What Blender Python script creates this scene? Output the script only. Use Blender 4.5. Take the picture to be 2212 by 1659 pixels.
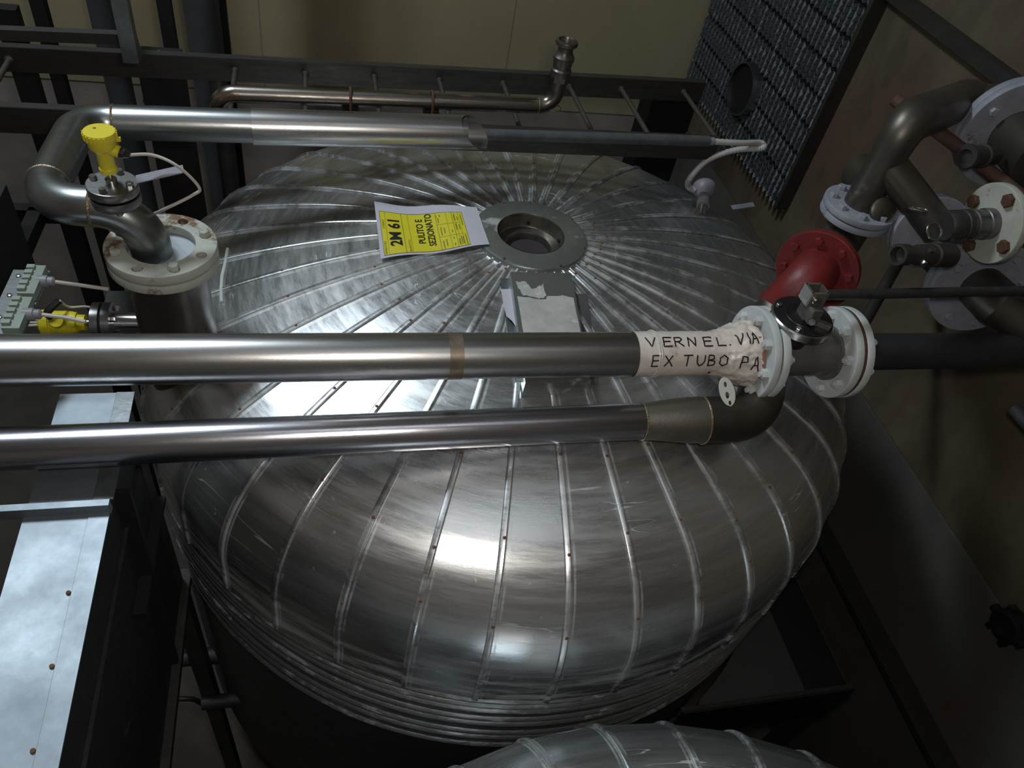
import bpy, math, random
from mathutils import Vector, Matrix, Quaternion, noise
random.seed(7)
C = bpy.context.scene
for o in list(bpy.data.objects): bpy.data.objects.remove(o)
H = 4.0                      # eye height above the floor (m)
F = 1640.1                   # focal length in pixels of the 2212 px wide photograph
RM = ((0.97085592, -0.0258569, 0.238265), (-0.18183742, -0.72708754, 0.66202633), (0.15612156, -0.68605767, -0.71059899))
R = Matrix(RM)
# ---------------------------------------------------------------- camera
cam = bpy.data.cameras.new('camera'); co = bpy.data.objects.new('camera', cam); C.collection.objects.link(co)
cam.sensor_width = 36; cam.lens = F / 2212 * 36; cam.clip_start = .02; cam.clip_end = 60
q = Matrix(((RM[0][0], -RM[0][1], -RM[0][2]), (RM[1][0], -RM[1][1], -RM[1][2]), (RM[2][0], -RM[2][1], -RM[2][2])))
co.matrix_world = Matrix.Translation((0, 0, H)) @ q.to_4x4()
C.camera = co
# ---------------------------------------------------------------- world, lights, exposure
w = bpy.data.worlds.new('world'); C.world = w; w.use_nodes = True
w.node_tree.nodes['Background'].inputs[0].default_value = (.75, .88, 1, 1)
w.node_tree.nodes['Background'].inputs[1].default_value = .045
C.view_settings.view_transform = 'Standard'; C.view_settings.look = 'None'
C.view_settings.exposure = 0; C.view_settings.gamma = 1; C.view_settings.use_curve_mapping = False
def area(name, loc, target, sx, sy, power, col):
    l = bpy.data.lights.new(name, 'AREA'); l.shape = 'RECTANGLE'; l.size = sx; l.size_y = sy; l.energy = power; l.color = col
    o = bpy.data.objects.new(name, l); C.collection.objects.link(o); o.location = loc
    o.rotation_euler = (Vector(target) - Vector(loc)).to_track_quat('-Z', 'Y').to_euler(); return o
def point(name, loc, power, col, rad):
    l = bpy.data.lights.new(name, 'POINT'); l.energy = power; l.color = col; l.shadow_soft_size = rad
    o = bpy.data.objects.new(name, l); C.collection.objects.link(o); o.location = loc; return o
point('camera_flash', (.08, .06, H + .05), 38, (1, .94, .87), .05)
area('work_lamp', (-1.2, 2.5, H + 1.7), (.0, 1.4, H - 1.4), 1.0, .32, 74, (.82, .93, 1))
area('overhead_fill', (.4, .4, H + 1.5), (.5, 1.6, 0), 1.6, .3, 3, (.85, .93, 1))  # dim cool fill from overhead, no known lamp stands there

# ---------------------------------------------------------------- measuring helpers: photograph pixel -> point on a plane of the place
def ray(px, py): return R @ Vector((px - 1106, py - 829.5, F))
def up_(v): return Vector((v.x, v.y, v.z + H))
def atz(px, py, z): r = ray(px, py); return up_(r * (z / r.z))       # z below the eye (negative)
def aty(px, py, y): r = ray(px, py); return up_(r * (y / r.y))
def atx(px, py, x): r = ray(px, py); return up_(r * (x / r.x))
def atd(px, py, d): return up_(ray(px, py) * (d / F))
def cdir(a, b, c): return (R @ Vector((a, b, c))).normalized()
def fdir(px, py, a, b, c):      # direction given relative to the line of sight at a pixel (c = -1 faces the eye)
    ez = ray(px, py).normalized(); ex = R @ Vector((1, 0, 0)); ex = (ex - ez * ex.dot(ez)).normalized(); ey = ez.cross(ex)
    if ey.dot(R @ Vector((0, 1, 0))) < 0: ey = -ey
    return (ex * a + ey * b + ez * c).normalized()
UP = Vector((0, 0, 1)); XA = Vector((1, 0, 0)); YA = Vector((0, 1, 0))

# ---------------------------------------------------------------- materials
MATS = {}
def lin(c): return tuple((x / 12.92 if x <= .04045 else ((x + .055) / 1.055) ** 2.4) for x in c)
def mat(name, c1, c2=None, rough=(.4, .6), metal=0., scale=8., stretch=(1, 1, 1), bump=.1, bscale=60., c3=None, t3=.62, obj=None, detail=6, spec=.5):
    m = bpy.data.materials.new(name); m.use_nodes = True; nt = m.node_tree; N = nt.nodes; L = nt.links
    b = N['Principled BSDF']; b.inputs['Metallic'].default_value = metal; b.inputs['Specular IOR Level'].default_value = spec
    tc = N.new('ShaderNodeTexCoord'); tc.object = obj
    mp = N.new('ShaderNodeMapping'); mp.inputs['Scale'].default_value = stretch; L.new(tc.outputs['Object'], mp.inputs[0])
    no = N.new('ShaderNodeTexNoise'); no.inputs['Scale'].default_value = scale; no.inputs['Detail'].default_value = detail; no.inputs['Roughness'].default_value = .65
    L.new(mp.outputs[0], no.inputs[0])
    rp = N.new('ShaderNodeValToRGB'); rp.color_ramp.elements[0].position = .35; rp.color_ramp.elements[1].position = .65
    rp.color_ramp.elements[0].color = (*c1, 1); rp.color_ramp.elements[1].color = (*(c2 or c1), 1); L.new(no.outputs[0], rp.inputs[0])
    col = rp.outputs[0]
    if c3:
        n2 = N.new('ShaderNodeTexNoise'); n2.inputs['Scale'].default_value = scale * .6; n2.inputs['Detail'].default_value = 8; n2.inputs['Roughness'].default_value = .7
        ad = N.new('ShaderNodeVectorMath'); ad.operation = 'ADD'; ad.inputs[1].default_value = (7.3, 1.9, 4.4); L.new(mp.outputs[0], ad.inputs[0]); L.new(ad.outputs[0], n2.inputs[0])
        mr = N.new('ShaderNodeMapRange'); mr.inputs[1].default_value = t3; mr.inputs[2].default_value = t3 + .06; L.new(n2.outputs[0], mr.inputs[0])
        mx = N.new('ShaderNodeMix'); mx.data_type = 'RGBA'; L.new(mr.outputs[0], mx.inputs[0]); L.new(col, mx.inputs[6]); mx.inputs[7].default_value = (*c3, 1); col = mx.outputs[2]
        if metal > 0:
            mm = N.new('ShaderNodeMapRange'); mm.inputs[3].default_value = metal; mm.inputs[4].default_value = metal * .3; L.new(mr.outputs[0], mm.inputs[0]); L.new(mm.outputs[0], b.inputs['Metallic'])
    L.new(col, b.inputs['Base Color'])
    r2 = N.new('ShaderNodeMapRange'); r2.inputs[1].default_value = .3; r2.inputs[2].default_value = .7; r2.inputs[3].default_value = rough[0]; r2.inputs[4].default_value = rough[1]
    L.new(no.outputs[0], r2.inputs[0]); L.new(r2.outputs[0], b.inputs['Roughness'])
    if bump:
        n3 = N.new('ShaderNodeTexNoise'); n3.inputs['Scale'].default_value = bscale; n3.inputs['Detail'].default_value = 4; L.new(mp.outputs[0], n3.inputs[0])
        bp = N.new('ShaderNodeBump'); bp.inputs['Strength'].default_value = bump; bp.inputs['Distance'].default_value = .004; L.new(n3.outputs[0], bp.inputs['Height']); L.new(bp.outputs[0], b.inputs['Normal'])
    MATS[name] = m; return m

def tank_mat(name, root, zc, zr, base=(.50, .52, .53), white=1.0):
    """aluminium cladding: grain runs around the tank, chalky deposits on the shoulder and along the seams"""
    m = bpy.data.materials.new(name); m.use_nodes = True; nt = m.node_tree; N = nt.nodes; L = nt.links; b = N['Principled BSDF']
    def mth(op, a, c=None, d=None):
        n = N.new('ShaderNodeMath'); n.operation = op
        for i, v in enumerate((a, c, d)):
            if v is None: continue
            if isinstance(v, (int, float)): n.inputs[i].default_value = v
            else: L.new(v, n.inputs[i])
        return n.outputs[0]
    def noise(vec, s, det=5, ro=.6):
        n = N.new('ShaderNodeTexNoise'); n.inputs['Scale'].default_value = s; n.inputs['Detail'].default_value = det; n.inputs['Roughness'].default_value = ro; L.new(vec, n.inputs[0]); return n.outputs[0]
    def mapr(v, a, c, d=0., e=1.):
        n = N.new('ShaderNodeMapRange'); L.new(v, n.inputs[0]); 
        for i, x in enumerate((a, c, d, e)): n.inputs[i + 1].default_value = x
        return n.outputs[0]
    tc = N.new('ShaderNodeTexCoord'); tc.object = root
    sp = N.new('ShaderNodeSeparateXYZ'); L.new(tc.outputs['Object'], sp.inputs[0]); x, y, z = sp.outputs
    rr = mth('SQRT', mth('ADD', mth('MULTIPLY', x, x), mth('MULTIPLY', y, y)))
    rs = mth('MAXIMUM', rr, .02)
    cb = N.new('ShaderNodeCombineXYZ'); L.new(mth('MULTIPLY', mth('DIVIDE', x, rs), 1.2), cb.inputs[0]); L.new(mth('MULTIPLY', mth('DIVIDE', y, rs), 1.2), cb.inputs[1])
    mer = mth('SUBTRACT', rr, z); L.new(mth('MULTIPLY', mer, 9.), cb.inputs[2]); cyl = cb.outputs[0]
    streak = noise(cyl, 3.2, 8, .72); fine = noise(cyl, 16, 6, .7); blot = noise(tc.outputs['Object'], 3.0, 6, .6); speck = noise(tc.outputs['Object'], 55, 3, .6)
    uv = N.new('ShaderNodeUVMap'); su = N.new('ShaderNodeSeparateXYZ'); L.new(uv.outputs[0], su.inputs[0]); du = mth('ABSOLUTE', su.outputs[0])
    # chalk mask: shoulder band + streaks + seam edges + specks + tide lines
    band = mapr(z, zr + .06, zr - .14)
    chalk1 = mth('MULTIPLY', band, mapr(streak, .45, .66))
    seam = mth('MULTIPLY', mth('MULTIPLY', mapr(du, .0098, .0080), mapr(du, .002, .005)), mapr(noise(tc.outputs['Object'], 9, 6, .7), .46, .58))
    sp1 = mth('MULTIPLY', mapr(speck, .70, .74), mapr(blot, .45, .6))
    cont = noise(cyl, 1.1, 3, .5)
    line = mth('MULTIPLY', mapr(mth('ABSOLUTE', mth('SUBTRACT', cont, .52)), .0045, .0015), mapr(blot, .52, .60))
    mask = mth('MINIMUM', mth('MULTIPLY', mth('ADD', mth('ADD', chalk1, mth('MULTIPLY', seam, .38)), mth('ADD', mth('MULTIPLY', sp1, .5), mth('MULTIPLY', line, .6))), white), 1.)
    rp = N.new('ShaderNodeValToRGB'); e = rp.color_ramp.elements; e[0].position = .36; e[0].color = (base[0] * .78, base[1] * .78, base[2] * .78, 1); e[1].position = .62; e[1].color = (*base, 1)
    L.new(mth('ADD', mth('MULTIPLY', streak, .5), mth('MULTIPLY', blot, .5)), rp.inputs[0])
    mx = N.new('ShaderNodeMix'); mx.data_type = 'RGBA'; L.new(mask, mx.inputs[0]); L.new(rp.outputs[0], mx.inputs[6]); mx.inputs[7].default_value = (.42, .45, .46, 1)
    L.new(mx.outputs[2], b.inputs['Base Color'])
    L.new(mapr(mask, 0, 1, .93, .12), b.inputs['Metallic'])
    ro = mth('ADD', mapr(streak, .35, .65, .22, .35), mth('MULTIPLY', mask, .3)); L.new(ro, b.inputs['Roughness'])
    bp = N.new('ShaderNodeBump'); bp.inputs['Strength'].default_value = .05; bp.inputs['Distance'].default_value = .004; L.new(fine, bp.inputs['Height'])
    b2 = N.new('ShaderNodeBump'); b2.inputs['Strength'].default_value = .05; b2.inputs['Distance'].default_value = .02; L.new(noise(tc.outputs['Object'], 3.5, 1, .4), b2.inputs['Height']); L.new(bp.outputs[0], b2.inputs['Normal'])
    L.new(b2.outputs[0], b.inputs['Normal'])
    return m

STEEL = mat('stainless_pipe', (.50, .50, .49), (.36, .36, .36), (.24, .36), 1., 5, (.5, 6, 6), .05, 200)
STEELD = mat('dull_stainless', (.30, .30, .30), (.20, .20, .20), (.30, .45), 1., 6, (1, 1, 1), .08, 120)
REDUCE = mat('bare_weld_fitting', (.34, .32, .27), (.22, .21, .18), (.38, .5), 1., 12, (1, 1, 1), .08, 150)
WELD = mat('weld_bead', (.45, .36, .24), (.25, .18, .12), (.3, .5), .9, 60, (1, 1, 1), .5, 300)
DARKP = mat('tarnished_dark_pipe', (.10, .098, .095), (.06, .06, .06), (.35, .55), .75, 12, (1, 1, 1), .1, 120)
BLACKP = mat('black_painted_pipe', (.022, .023, .026), (.014, .014, .016), (.45, .6), 0., 20, (1, 1, 1), .15, 150)
BLACK = mat('black_steel', (.010, .010, .011), (.006, .006, .007), (.5, .7), .2, 10, (1, 1, 1), .1, 80)
IRON = mat('dark_grey_steel', (.060, .058, .055), (.035, .034, .033), (.4, .6), .5, 9, (1, 1, 1), .1, 90)
GALV = mat('galvanised_steel', (.24, .26, .27), (.13, .145, .15), (.35, .5), .8, 14, (1, 1, 1), .12, 60)
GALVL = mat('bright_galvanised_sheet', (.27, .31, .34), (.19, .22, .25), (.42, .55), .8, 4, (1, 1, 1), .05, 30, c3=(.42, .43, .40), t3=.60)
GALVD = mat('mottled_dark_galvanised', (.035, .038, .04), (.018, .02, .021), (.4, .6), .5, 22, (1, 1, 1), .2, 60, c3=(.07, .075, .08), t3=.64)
PAINTW = mat('pale_grey_flange_paint', (.50, .53, .53), (.42, .45, .45), (.5, .65), 0., 9, (1, 1, 1), .15, 70, c3=(.20, .11, .03), t3=.66)
PAINTWR = mat('rust_stained_white_paint', (.40, .42, .38), (.32, .33, .29), (.5, .7), 0., 11, (1, 1, 1), .2, 70, c3=(.13, .072, .035), t3=.56)
LILAC = mat('lilac_grey_flange_paint', (.26, .27, .32), (.19, .20, .24), (.5, .7), 0., 14, (1, 1, 1), .2, 60, c3=(.09, .07, .05), t3=.62)
RUST = mat('rust', (.085, .038, .022), (.05, .022, .013), (.7, .9), 0., 30, (1, 1, 1), .4, 120)
REDP = mat('dark_red_paint', (.15, .012, .012), (.10, .008, .009), (.4, .6), 0., 14, (1, 1, 1), .15, 70, c3=(.05, .01, .01), t3=.63)
YEL = mat('yellow_plastic', (.62, .53, .025), (.55, .47, .02), (.35, .45), 0., 8, bump=.03)
BLKPL = mat('black_plastic', (.012, .012, .013), None, (.35, .45), 0., 8, bump=0)
CABLE = mat('off_white_cable', (.48, .45, .40), (.40, .38, .34), (.5, .6), 0., 20, bump=.05)
CONDUIT = mat('grey_flexible_conduit', (.42, .42, .42), (.35, .35, .35), (.5, .6), 0., 20, bump=.05)
GREYPL = mat('grey_plastic', (.22, .22, .25), (.18, .18, .20), (.4, .55), 0., 20, bump=.05)
CHROME = mat('bright_machined_steel', (.55, .55, .54), (.40, .40, .40), (.18, .3), 1., 20, bump=.03)
PAPER = mat('white_paper', (.44, .44, .50), (.41, .41, .47), (.6, .7), 0., 12, bump=.03, spec=.2)
YPAPER = mat('yellow_printed_paper', (.55, .50, .02), (.52, .47, .02), (.5, .6), 0., 12, bump=.02, spec=.3)
INK = mat('black_ink', (.012, .012, .012), None, (.5, .6), 0., 8, bump=0, spec=.2)
INKG = mat('olive_print', (.16, .15, .02), None, (.5, .6), 0., 8, bump=0, spec=.2)
WRAP = mat('taped_paper_wrap', (.62, .57, .52), (.52, .46, .41), (.22, .45), 0., 9, bump=.35, bscale=28, c3=(.34, .25, .17), t3=.64)
REDRUB = mat('brick_red_gasket', (.30, .10, .05), (.22, .07, .04), (.5, .7), 0., 20, bump=.2)
CLEAR = mat('milky_plastic_strip', (.52, .52, .48), (.45, .45, .41), (.2, .35), 0., 12, bump=.05)
RESID = mat('peeling_label_residue', (.42, .42, .41), (.30, .31, .30), (.5, .7), .0, 16, bump=.25, bscale=60, c3=(.52, .52, .50), t3=.6)
TERM = mat('pale_green_terminal_plastic', (.22, .27, .23), (.18, .22, .19), (.45, .6), 0., 30, bump=.1)
BEIGE = mat('beige_painted_wall', (.37, .325, .205), (.33, .285, .18), (.8, .9), 0., 1.3, bump=.25, bscale=35, c3=(.19, .165, .10), t3=.66, spec=.1)
GREYW = mat('grey_plaster', (.34, .295, .26), (.26, .225, .20), (.8, .95), 0., 3, bump=.3, bscale=40, c3=(.09, .08, .075), t3=.62, spec=.1)
RWALL = mat('rust_streaked_steel_wall', (.060, .048, .032), (.14, .115, .075), (.55, .8), .1, 1.8, (1, 1, .6), .2, 30, c3=(.10, .060, .045), t3=.55, detail=9)
RWALL2 = mat('grey_stained_wall', (.066, .067, .062), (.088, .085, .073), (.55, .8), 0., 2.2, (1, 1, .5), .15, 30, c3=(.09, .062, .048), t3=.54, detail=9)
FLOORM = mat('dark_concrete_floor', (.11, .098, .085), (.08, .07, .06), (.7, .9), 0., 3, bump=.2, bscale=30, spec=.2)
DUST = mat('dusty_dark_slab', (.045, .045, .047), (.035, .035, .037), (.6, .8), 0., 5, bump=.15, bscale=40)
BODY = mat('dark_tank_shell', (.075, .077, .08), (.05, .052, .055), (.45, .6), .6, 6, (1, 1, 6), .1, 60)
RUBBER = mat('dark_plum_plug', (.028, .020, .028), None, (.7, .8), 0., 8, bump=.2)
GLINT = mat('galvanised_serrated_bar', (.24, .27, .30), (.18, .205, .23), (.4, .55), .5, 30, bump=.1, c3=(.42, .45, .48), t3=.68)

# ---------------------------------------------------------------- mesh builders
class B:
    def __init__(s): s.v = []; s.f = []; s.uv = None
    def add(s, vs, fs):
        n = len(s.v); s.v += [Vector(a) for a in vs]; s.f += [tuple(i + n for i in f) for f in fs]; return s
    def box(s, c, sz, ax=None):
        c = Vector(c); X, Y, Z = ax or (XA, YA, UP); h = [a / 2 for a in sz]
        vs = [c + X * (h[0] * i) + Y * (h[1] * j) + Z * (h[2] * k) for i in (-1, 1) for j in (-1, 1) for k in (-1, 1)]
        return s.add(vs, [(0, 1, 3, 2), (4, 6, 7, 5), (0, 4, 5, 1), (2, 3, 7, 6), (0, 2, 6, 4), (1, 5, 7, 3)])
    def beam(s, a, b, wd, ht, up=UP):
        a = Vector(a); b = Vector(b); d = (b - a); l = d.length; d.normalize()
        u = up - d * up.dot(d)
        if u.length < 1e-4: u = YA - d * YA.dot(d)
        u.normalize(); sd = d.cross(u); return s.box((a + b) / 2, (l, wd, ht), (d, sd, u))
    def tube(s, pts, r, n=20, cap=True):
        pts = [Vector(p) for p in pts]; rs = r if isinstance(r, (list, tuple)) else [r] * len(pts)
        t = (pts[1] - pts[0]).normalized(); u = t.orthogonal().normalized(); base = len(s.v); m = len(pts)
        for i, p in enumerate(pts):
            tn = (pts[min(i + 1, m - 1)] - pts[max(i - 1, 0)]).normalized(); qd = t.rotation_difference(tn); u = (qd @ u).normalized(); t = tn
            u = (u - t * u.dot(t)).normalized(); w_ = t.cross(u)
            s.v += [p + (u * math.cos(a) + w_ * math.sin(a)) * rs[i] for a in [2 * math.pi * k / n for k in range(n)]]
        for i in range(m - 1):
            for k in range(n):
                a = base + i * n + k; b = base + i * n + (k + 1) % n; s.f.append((a, b, b + n, a + n))
        if cap: s.f.append(tuple(base + k for k in reversed(range(n)))); s.f.append(tuple(base + (m - 1) * n + k for k in range(n)))
        return s
    def lathe(s, prof, o=(0, 0, 0), ax=UP, n=32, ref=None, a0=0, a1=2 * math.pi):
        o = Vector(o); ax = Vector(ax).normalized(); u = Vector(ref) if ref is not None else ax.orthogonal(); u = (u - ax * u.dot(ax)).normalized(); w_ = ax.cross(u); base = len(s.v); full = abs(a1 - a0 - 2 * math.pi) < 1e-6; nn = n if full else n + 1
        for r, h in prof:
            for k in range(nn):
                a = a0 + (a1 - a0) * k / n; s.v.append(o + ax * h + (u * math.cos(a) + w_ * math.sin(a)) * r)
        for i in range(len(prof) - 1):
            for k in range(n):
                k2 = (k + 1) % nn; a = base + i * nn + k; b = base + i * nn + k2; s.f.append((a, b, b + nn, a + nn))
        return s
    def build(s, name, m, parent=None, smooth=35):
        me = bpy.data.meshes.new(name); me.from_pydata([tuple(v) for v in s.v], [], s.f); me.materials.append(m); me.validate()
        if smooth:
            for p in me.polygons: p.use_smooth = True
            me.set_sharp_from_angle(angle=math.radians(smooth))
        o = bpy.data.objects.new(name, me); C.collection.objects.link(o)
        if parent: o.parent = parent; o.matrix_parent_inverse = Matrix.Translation(-parent.location) if parent.type == 'EMPTY' and parent.parent is None else Matrix()
        return o
def put(o, parent):
    o.parent = parent; o.matrix_parent_inverse = Matrix.Translation(-parent.location) if parent.type == 'EMPTY' else Matrix(); return o
def thing(name, label, cat, loc, group=None):
    o = bpy.data.objects.new(name, None); C.collection.objects.link(o); o.location = loc; o.empty_display_size = .05
    o['label'] = label; o['category'] = cat
    if group: o['group'] = group
    return o
def tag(o, label, cat, group=None):
    o['label'] = label; o['category'] = cat
    if group: o['group'] = group
    return o
def struct(o): o['kind'] = 'structure'; return o
def fillet(pts, rad, n=8):
    pts = [Vector(p) for p in pts]; out = [pts[0]]
    for i in range(1, len(pts) - 1):
        a, b, c = pts[i - 1], pts[i], pts[i + 1]; r = rad[i - 1] if isinstance(rad, (list, tuple)) else rad
        d1 = (a - b).normalized(); d2 = (c - b).normalized(); ang = d1.angle(d2); t = r / math.tan(ang / 2)
        t = min(t, (a - b).length * .49 if i > 1 else (a - b).length * .95, (c - b).length * .49 if i < len(pts) - 2 else (c - b).length * .95); rr = t * math.tan(ang / 2)
        p1 = b + d1 * t; p2 = b + d2 * t; ctr = b + (d1 + d2).normalized() * (rr / math.sin(ang / 2)); v1 = p1 - ctr; v2 = p2 - ctr; th = v1.angle(v2)
        for k in range(n + 1):
            f = k / n; out.append(ctr + (v1 * math.sin((1 - f) * th) + v2 * math.sin(f * th)) / math.sin(th))
    out.append(pts[-1]); return out
def spline(pts, n=10):
    pts = [Vector(p) for p in pts]; P = [pts[0] * 2 - pts[1]] + pts + [pts[-1] * 2 - pts[-2]]; out = []
    for i in range(1, len(P) - 2):
        a, b, c, d = P[i - 1:i + 3]
        for k in range(n):
            t = k / n; out.append(.5 * ((2 * b) + (c - a) * t + (2 * a - 5 * b + 4 * c - d) * t * t + (3 * b - a - 3 * c + d) * t ** 3))
    out.append(pts[-1]); return out
def holed_disc(name, r, thick, holes, bore, o, ax, m, parent, bev=.002, ref=None):
    """disc with real bolt holes and bore, from a filled 2D curve; holes = [(x, y, r)]"""
    cu = bpy.data.curves.new(name, 'CURVE'); cu.dimensions = '2D'; cu.fill_mode = 'BOTH'; cu.extrude = thick / 2 - bev; cu.bevel_depth = bev; cu.bevel_resolution = 1; cu.offset = -bev
    def circ(x, y, rr, n):
        sp = cu.splines.new('POLY'); sp.points.add(n - 1)
        for k in range(n): a = 2 * math.pi * k / n; sp.points[k].co = (x + rr * math.cos(a), y + rr * math.sin(a), 0, 1)
        sp.use_cyclic_u = True
    circ(0, 0, r, 64)
    if bore: circ(0, 0, bore, 48)
    for x, y, hr in holes: circ(x, y, hr, 16)
    t = bpy.data.objects.new(name + '_c', cu); me = bpy.data.meshes.new_from_object(t); bpy.data.objects.remove(t)
    ax = Vector(ax).normalized(); u = Vector(ref) if ref is not None else ax.orthogonal(); u = (u - ax * u.dot(ax)).normalized(); w_ = ax.cross(u)
    M4 = Matrix(((u.x, w_.x, ax.x, o[0]), (u.y, w_.y, ax.y, o[1]), (u.z, w_.z, ax.z, o[2]), (0, 0, 0, 1)))
    me.transform(M4); me.materials.clear(); me.materials.append(m)
    for p in me.polygons: p.use_smooth = True
    me.set_sharp_from_angle(angle=math.radians(30)); me.name = name
    ob = bpy.data.objects.new(name, me); C.collection.objects.link(ob)
    if parent: put(ob, parent)
    return ob
def hexa(b, o, ax, r, h, rot=0):
    ax = Vector(ax).normalized(); u = ax.orthogonal().normalized(); u = Quaternion(ax, rot) @ u
    b.lathe([(0, 0), (r, 0), (r, h * .82), (r * .86, h), (0, h)], o, ax, 6, u); return b
def bolts(parent, o, ax, pcd, n, r, h, m, a0=0, stud=.0, ref=None, skip=()):
    ax = Vector(ax).normalized(); u = Vector(ref) if ref is not None else ax.orthogonal(); u = (u - ax * u.dot(ax)).normalized(); w_ = ax.cross(u); out = []
    for k in range(n):
        if k in skip: continue
        a = a0 + 2 * math.pi * k / n; p = Vector(o) + (u * math.cos(a) + w_ * math.sin(a)) * pcd
        b = B(); hexa(b, p, ax, r, h, a * 1.7)
        if stud: b.lathe([(r * .5, h * .9), (r * .5, h + stud), (0, h + stud)], p, ax, 10)
        out.append(b.build('bolt', m, parent))
    return out
def text_mesh(txt, size, bold=0., align='CENTER', shear=0):
    cu = bpy.data.curves.new('t', 'FONT'); cu.body = txt; cu.size = size; cu.align_x = align; cu.align_y = 'CENTER'; cu.offset = bold; cu.resolution_u = 3; cu.shear = shear
    t = bpy.data.objects.new('t', cu); me = bpy.data.meshes.new_from_object(t); bpy.data.objects.remove(t); return me

# ================================================================= SETTING
def wallbox(name, lo, hi, m): return struct(B().box([(a + b) / 2 for a, b in zip(lo, hi)], [b - a for a, b in zip(lo, hi)]).build(name, m, smooth=0))
XW, YW, ZL = 2.3, 4.4, H - 2.185
wallbox('floor', (-2.9, -2.9, -.1), (2.6, 4.7, 0), FLOORM)
wallbox('ceiling', (-2.9, -2.9, H + 1.9), (2.6, 4.7, H + 2.0), GREYW)
wb = wallbox('wall_back', (-2.8, YW, 0), (XW, YW + .2, ZL), GREYW)
wallbox('wall_back_upper', (-2.8, YW - .006, ZL), (XW, YW + .2, H + 1.9), BEIGE)
wallbox('wall_left', (-2.9, -2.8, 0), (-2.8, YW + .2, H + 1.9), GREYW)
wallbox('wall_front', (-2.8, -2.9, 0), (XW, -2.8, H + 1.9), GREYW)
wallbox('wall_right', (XW, -2.8, H - 2.17), (XW + .2, YW + .2, H + 1.9), RWALL)
wallbox('wall_right_lower', (XW - .006, -2.8, 0), (XW + .2, YW - .01, H - 2.18), RWALL2)
# ledge strip along the foot of the right wall
struct(B().box((XW - .05, .8, H - 2.79), (.11, 7.0, .03)).build('trim_1', IRON, smooth=0))
struct(B().box((XW - .02, .8, H - .86), (.06, 7.0, .05)).build('trim_2', IRON, smooth=0))
# vertical painted joint lines in the beige wall
for i, (px, py) in enumerate(((557, 0), (1105, 60))):
    p = aty(px, py, YW); struct(B().box((p.x, YW - .007, (ZL + H + 1.9) / 2), (.006, .004, H + 1.9 - ZL)).build('trim_%d' % (3 + i), GREYW, smooth=0))
# dark column where the back wall meets the right wall
p = aty(1468, 300, YW - .1)
tag(B().box((XW - .15, YW - .1, (H - 1.95) / 2), (.30, .18, H - 1.95)).build('corner_column', BLACK, smooth=0), 'black column in the corner below the serrated galvanised panel', 'column')

# ================================================================= TANKS
def profile(Rr, rc, rk, n=26):
    a = math.asin((Rr - rk) / (rc - rk)); pts = []
    r0 = .15
    t0 = math.asin(r0 / rc)
    for i in range(n): t = t0 + (a - t0) * i / (n - 1); pts.append((rc * math.sin(t), -rc + rc * math.cos(t)))
    cz = -rc + (rc - rk) * math.cos(a)
    for i in range(1, 15): t = a + (math.pi / 2 - a) * i / 14; pts.append((Rr - rk + rk * math.sin(t), cz + rk * math.cos(t)))
    return pts, cz
SKIRT = mat('chalky_skirt_sheet', (.26, .27, .28), (.15, .155, .16), (.32, .48), .75, 14, (1, 1, 5), .2, 60, c3=(.30, .32, .33), t3=.56)
NG = 40
def gore_mesh(Rr, rc, rk, zhem):
    pts, cz = profile(Rr, rc, rk); pts = pts + [(Rr + .001, cz - .04), (Rr + .002, (cz + zhem) / 2), (Rr + .004, zhem)]
    ha = math.pi / NG; V = []; Fc = []; UVs = []; s = 0; nr = 0
    for i, (r, z) in enumerate(pts):
        a = pts[max(i - 1, 0)]; b = pts[min(i + 1, len(pts) - 1)]; tr = Vector((b[0] - a[0], b[1] - a[1])).normalized(); nrm = (-tr.y, tr.x)
        if i: s += math.hypot(r - pts[i - 1][0], z - pts[i - 1][1])
        w_ = r * math.sin(ha); bw = min(.016, w_ * .62)
        us = [(-w_, 0), (-w_ * .93, 0), (-w_ * .5, 0), (0, 0), (w_ * .5, 0), (w_ - bw * 1.15, 0), (w_ - bw, .0050), (w_ - bw * .72, .0064), (w_ - bw * .3, .0064), (w_ - bw * .14, .0050), (w_ - bw * .10, .0002), (w_, 0)]
        for u, h in us:
            u = u; d = .2 * math.sqrt(r * r - u * u) + .8 * r * math.cos(ha)
            V.append((u, -(d + nrm[0] * h), z + nrm[1] * h)); UVs.append((min(abs(u + w_), abs(w_ - bw / 2 - u)), s))
        nr = len(us)
    for i in range(len(pts) - 1):
        for k in range(nr - 1):
            a = i * nr + k; Fc.append((a, a + nr, a + nr + 1, a + 1))
    me = bpy.data.meshes.new('gore_panel'); me.from_pydata(V, [], Fc)
    ul = me.uv_layers.new(name='UVMap')
    for l in me.loops: ul.data[l.index].uv = UVs[l.vertex_index]
    for p in me.polygons: p.use_smooth = True
    me.set_sharp_from_angle(angle=math.radians(28))
    return me, pts, cz
def seam_point(pts, r):   # point and normal of the profile at radius r
    for i in range(len(pts) - 1):
        if pts[i][0] <= r <= pts[i + 1][0]:
            f = (r - pts[i][0]) / max(1e-9, pts[i + 1][0] - pts[i][0]); z = pts[i][1] + f * (pts[i + 1][1] - pts[i][1])
            d = Vector((pts[i + 1][0] - pts[i][0], pts[i + 1][1] - pts[i][1])).normalized(); return z, (-d.y, d.x)
    return pts[-1][1], (1, 0)
RUSTS = mat('rusty_screw', (.16, .07, .03), (.09, .04, .02), (.6, .8), .2, 40, bump=.2)
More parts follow.
